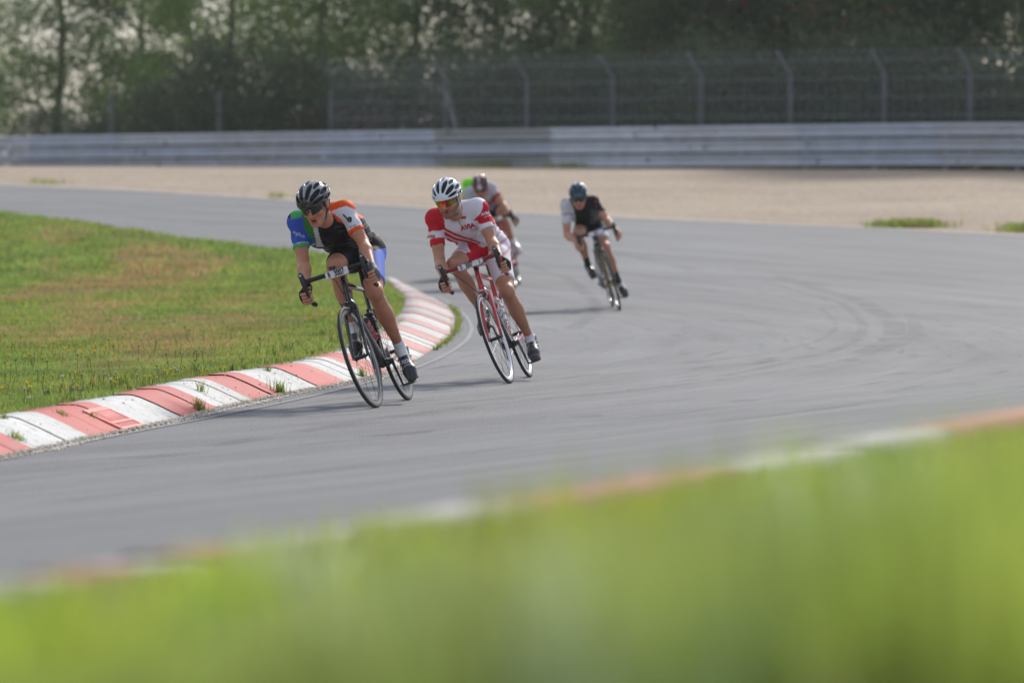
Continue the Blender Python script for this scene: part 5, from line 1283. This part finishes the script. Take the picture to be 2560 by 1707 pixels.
KINDS = {
 'willow': dict(H=10, Rr=3.6, nleaf=25000, size=.080, c_lo=(.09, .15, .035), c_hi=(.26, .35, .09), clumps=190, zlo=.1),
 'birch': dict(H=10, Rr=3.6, nleaf=33000, size=.080, c_lo=(.08, .15, .03), c_hi=(.28, .38, .08), clumps=210, zlo=.1),
 'alder': dict(H=11, Rr=3.8, nleaf=30000, size=.095, c_lo=(.04, .08, .02), c_hi=(.13, .19, .05), clumps=190, zlo=.1),
 'rowan': dict(H=9, Rr=3.2, nleaf=26000, size=.085, c_lo=(.06, .09, .03), c_hi=(.16, .21, .05), clumps=150, zlo=.2, berries=130, extra=(.02, (.3, .22, .03)))}
TM = {}
for i, (kn, kw) in enumerate(KINDS.items()):
    for v_ in range(2):
        V, Q, C = crown(100+i*7+v_, **kw); o = npmesh('crown', V, Q, leafmat(kn), cols=C); tr_ = trunk_mesh(50+i*3+v_, kw['H'], .16).build('trunk', M_BARK)
        TM[kn, v_] = (o.data, tr_.data); bpy.data.objects.remove(o); bpy.data.objects.remove(tr_)
def tree(kind, v_, x, y, sc, rot, label, name):
    r = empty(name, (x, y, float(G(x, y)))); r.rotation_euler = (0, 0, rot); r.scale = (sc, sc, sc*random.uniform(.95, 1.08)); tag(r, label, 'tree', 'trees beyond the catch fence')
    for nm, me in zip(('crown', 'trunk'), TM[kind, v_]): c = bpy.data.objects.new(nm, me); COL.objects.link(c); c.parent = r
TL = [('willow', 0, -18.5, 133, 1.0, 'sparse grey-green tree at the far left edge, full of sky gaps'), ('willow', 1, -13.6, 127, .95, 'airy grey-green tree behind the two white reflectors'),
      ('alder', 0, -11.2, 131, .85, 'darker leafy tree behind the leftmost thin fence post'), ('birch', 0, -8.2, 124, .95, 'mid green tree behind the second thin fence post from the left'),
      ('willow', 1, -5.2, 122, .9, 'pale leaved tree with bright sky gaps left of the braced fence post'), ('birch', 1, -3.0, 121, .95, 'light green tree directly behind the braced fence post'),
      ('alder', 1, -.6, 120, .95, 'dense olive tree right of the braced fence post'), ('birch', 0, 2.0, 117, .92, 'yellow-green tree behind the middle of the fence'),
      ('birch', 1, 4.3, 114, .9, 'light green tree overhanging the fence right of centre'), ('alder', 0, 6.4, 113, 1.0, 'dark full tree behind the plain post right of centre'),
      ('alder', 1, 8.6, 110, 1.0, 'dark tree between the rowan and the plain fence posts'), ('rowan', 0, 9.8, 105.5, .9, 'rowan tree with red berries behind the fence at the right'),
      ('rowan', 1, 5.0, 109.5, .78, 'small rowan with a few orange berries near the middle right posts'), ('alder', 0, 12.6, 104, 1.0, 'very dark tree at the right edge of the view'),
      ('alder', 1, 14.2, 112, 1.1, 'tall dark tree deep behind the right edge'), ('alder', 0, 10.2, 118, 1.1, 'tall dark tree behind the rowan'), ('alder', 1, 3.2, 125, 1.1, 'tall olive tree in the second row near the centre'),
      ('birch', 0, -22.5, 137, 1.0, 'light tree beyond the left edge of the view'), ('alder', 1, 17.5, 103, 1.0, 'dark tree beyond the right edge of the view'), ('alder', 0, 7.2, 122, 1.15, 'tall dark tree in the second row right of centre')]
for i, (k_, v_, x, y, sc, lb) in enumerate(TL): tree(k_, v_, x, y, sc, random.uniform(0, 6.28), lb, {'willow': 'willow_tree', 'birch': 'birch_tree', 'alder': 'alder_tree', 'rowan': 'rowan_tree'}[k_])
# undergrowth: bushes just behind the fence
BK = []
for v_ in range(3):
    V, Q, C = crown(300+v_, 2.6, 1.5, 9000, .07, (.05, .075, .035), (.13, .17, .07), 60, .0, extra=(.01, (.2, .2, .05))); o = npmesh('bush', V, Q, leafmat('bush'), cols=C); BK.append(o.data); bpy.data.objects.remove(o)
where = ['left edge of the view', 'leftmost thin fence post', 'gap after the leftmost fence post', 'second thin fence post', 'gap right of the second thin fence post', 'third thin fence post', 'braced fence post', 'gap right of the braced post', 'middle of the fence', 'gap right of the middle posts', 'plain post right of centre', 'gap before the rowan', 'rowan tree', 'gap right of the rowan', 'last cranked post in view', 'right edge of the view']
bx = np.linspace(-15.2, 13.2, 16)
for i, x in enumerate(bx):
    if i == 0: pass
    s = rs_x(x); p, t, n = rp(s, -2.2-random.uniform(0, 1.0)); o = bpy.data.objects.new('bush', BK[i % 3]); COL.objects.link(o); o.location = p
    k_ = (.75 if i < 3 else .95)*random.uniform(.9, 1.15); o.scale = (k_*1.1, k_, k_*(.75 if i in (0, 1) else 1.05)); o.rotation_euler = (0, 0, random.uniform(0, 6)); tag(o, 'low dark bush behind the barrier by the '+where[i], 'bush', 'bushes behind the barrier')
# fireweed: pink flower spikes low behind the barrier
P = []; 
for cx, n_ in ((-5.6, 45), (-4.8, 35), (-3.9, 40), (-2.4, 40), (-6.6, 20), (-10.2, 10)):
    for _ in range(n_): s = rs_x(cx+RNG.normal()*.35); p, t, n = rp(s, -1.1-RNG.random()*.8); P.append((p.x, p.y, p.z+RNG.uniform(.5, 1.3)))
flowers('fireweed', P, (.34, .17, .22), .045, RNG.uniform(.1, .5, len(P)), 'blurred pink fireweed spikes above the crash barrier left of centre')
# drain grate set into the second red stripe of the kerb
p0, i0 = kpt(24.55, .0); T_ = Vector((KT[i0][0], KT[i0][1], 0)); N_ = Vector((KN[i0][0], KN[i0][1], 0)); N_ = (N_+Vector((0, 0, .43))).normalized(); U_ = T_.cross(N_); U_ = -U_ if U_.z < 0 else U_
dg = empty('drain_grate', (p0[0], p0[1], float(G(*p0))+.0)); tag(dg, 'red painted cast iron drain grate set in the kerb at the lower left', 'drain grate')
Rg = Matrix((T_, N_, U_)).transposed(); fm = MB(); gw, gl = .46, .27
for c, sz in (((0, .015, .012), (gw, .03, .014)), ((0, .09, .0125), (gw-.06, .022, .014)), ((0, gl-.02, .012), (gw, .04, .014)), ((-gw/2+.015, gl/2, .0115), (.03, gl, .014)), ((gw/2-.015, gl/2, .0115), (.03, gl, .014))):
    fm.box(Rg @ Vector(c), sz, Rg)
M_GR = mat('red_painted_iron', (.66, .12, .10), .6, noise=.15, nscale=30); fmo = fm.build('grate_frame', M_GR, dg, smooth=False)
bm_ = MB()
for q in np.linspace(-gw/2+.06, gw/2-.06, 11): bm_.box(Rg @ Vector((q, gl/2, .010)), (.019, gl-.04, .012), Rg)
bm_.build('grate_bars', M_GR, dg, smooth=False)
un = MB(); un.box(Rg @ Vector((0, gl/2, .0)), (gw-.012, gl-.012, .012), Rg); un.build('grate_pit_shade', mat('pit_shade_red', (.03, .006, .006), .9), dg, smooth=False)  # no real pit: dark plate on the slab painted as shade between bars

# ------------------------------------------------------------------ added scattering volume: lens-like veiling that lifts the dark trees
hb = MB(); hb.box((0, 90, 11), (400, 260, 36))
hz = hb.build('veil_haze', bpy.data.materials.new('veil_volume'), None, smooth=False); tag(hz, 'thin added scattering volume that veils the dark tones', 'veil_haze', kind='stuff')
hm_ = hz.data.materials[0]; hm_.use_nodes = True; ht_ = hm_.node_tree; ht_.nodes.clear(); ho_ = ht_.nodes.new('ShaderNodeOutputMaterial'); pv = ht_.nodes.new('ShaderNodeVolumePrincipled')
pv.inputs['Density'].default_value = .00028; pv.inputs['Color'].default_value = (.86, .90, .95, 1); pv.inputs['Anisotropy'].default_value = .4; ht_.links.new(pv.outputs[0], ho_.inputs['Volume'])
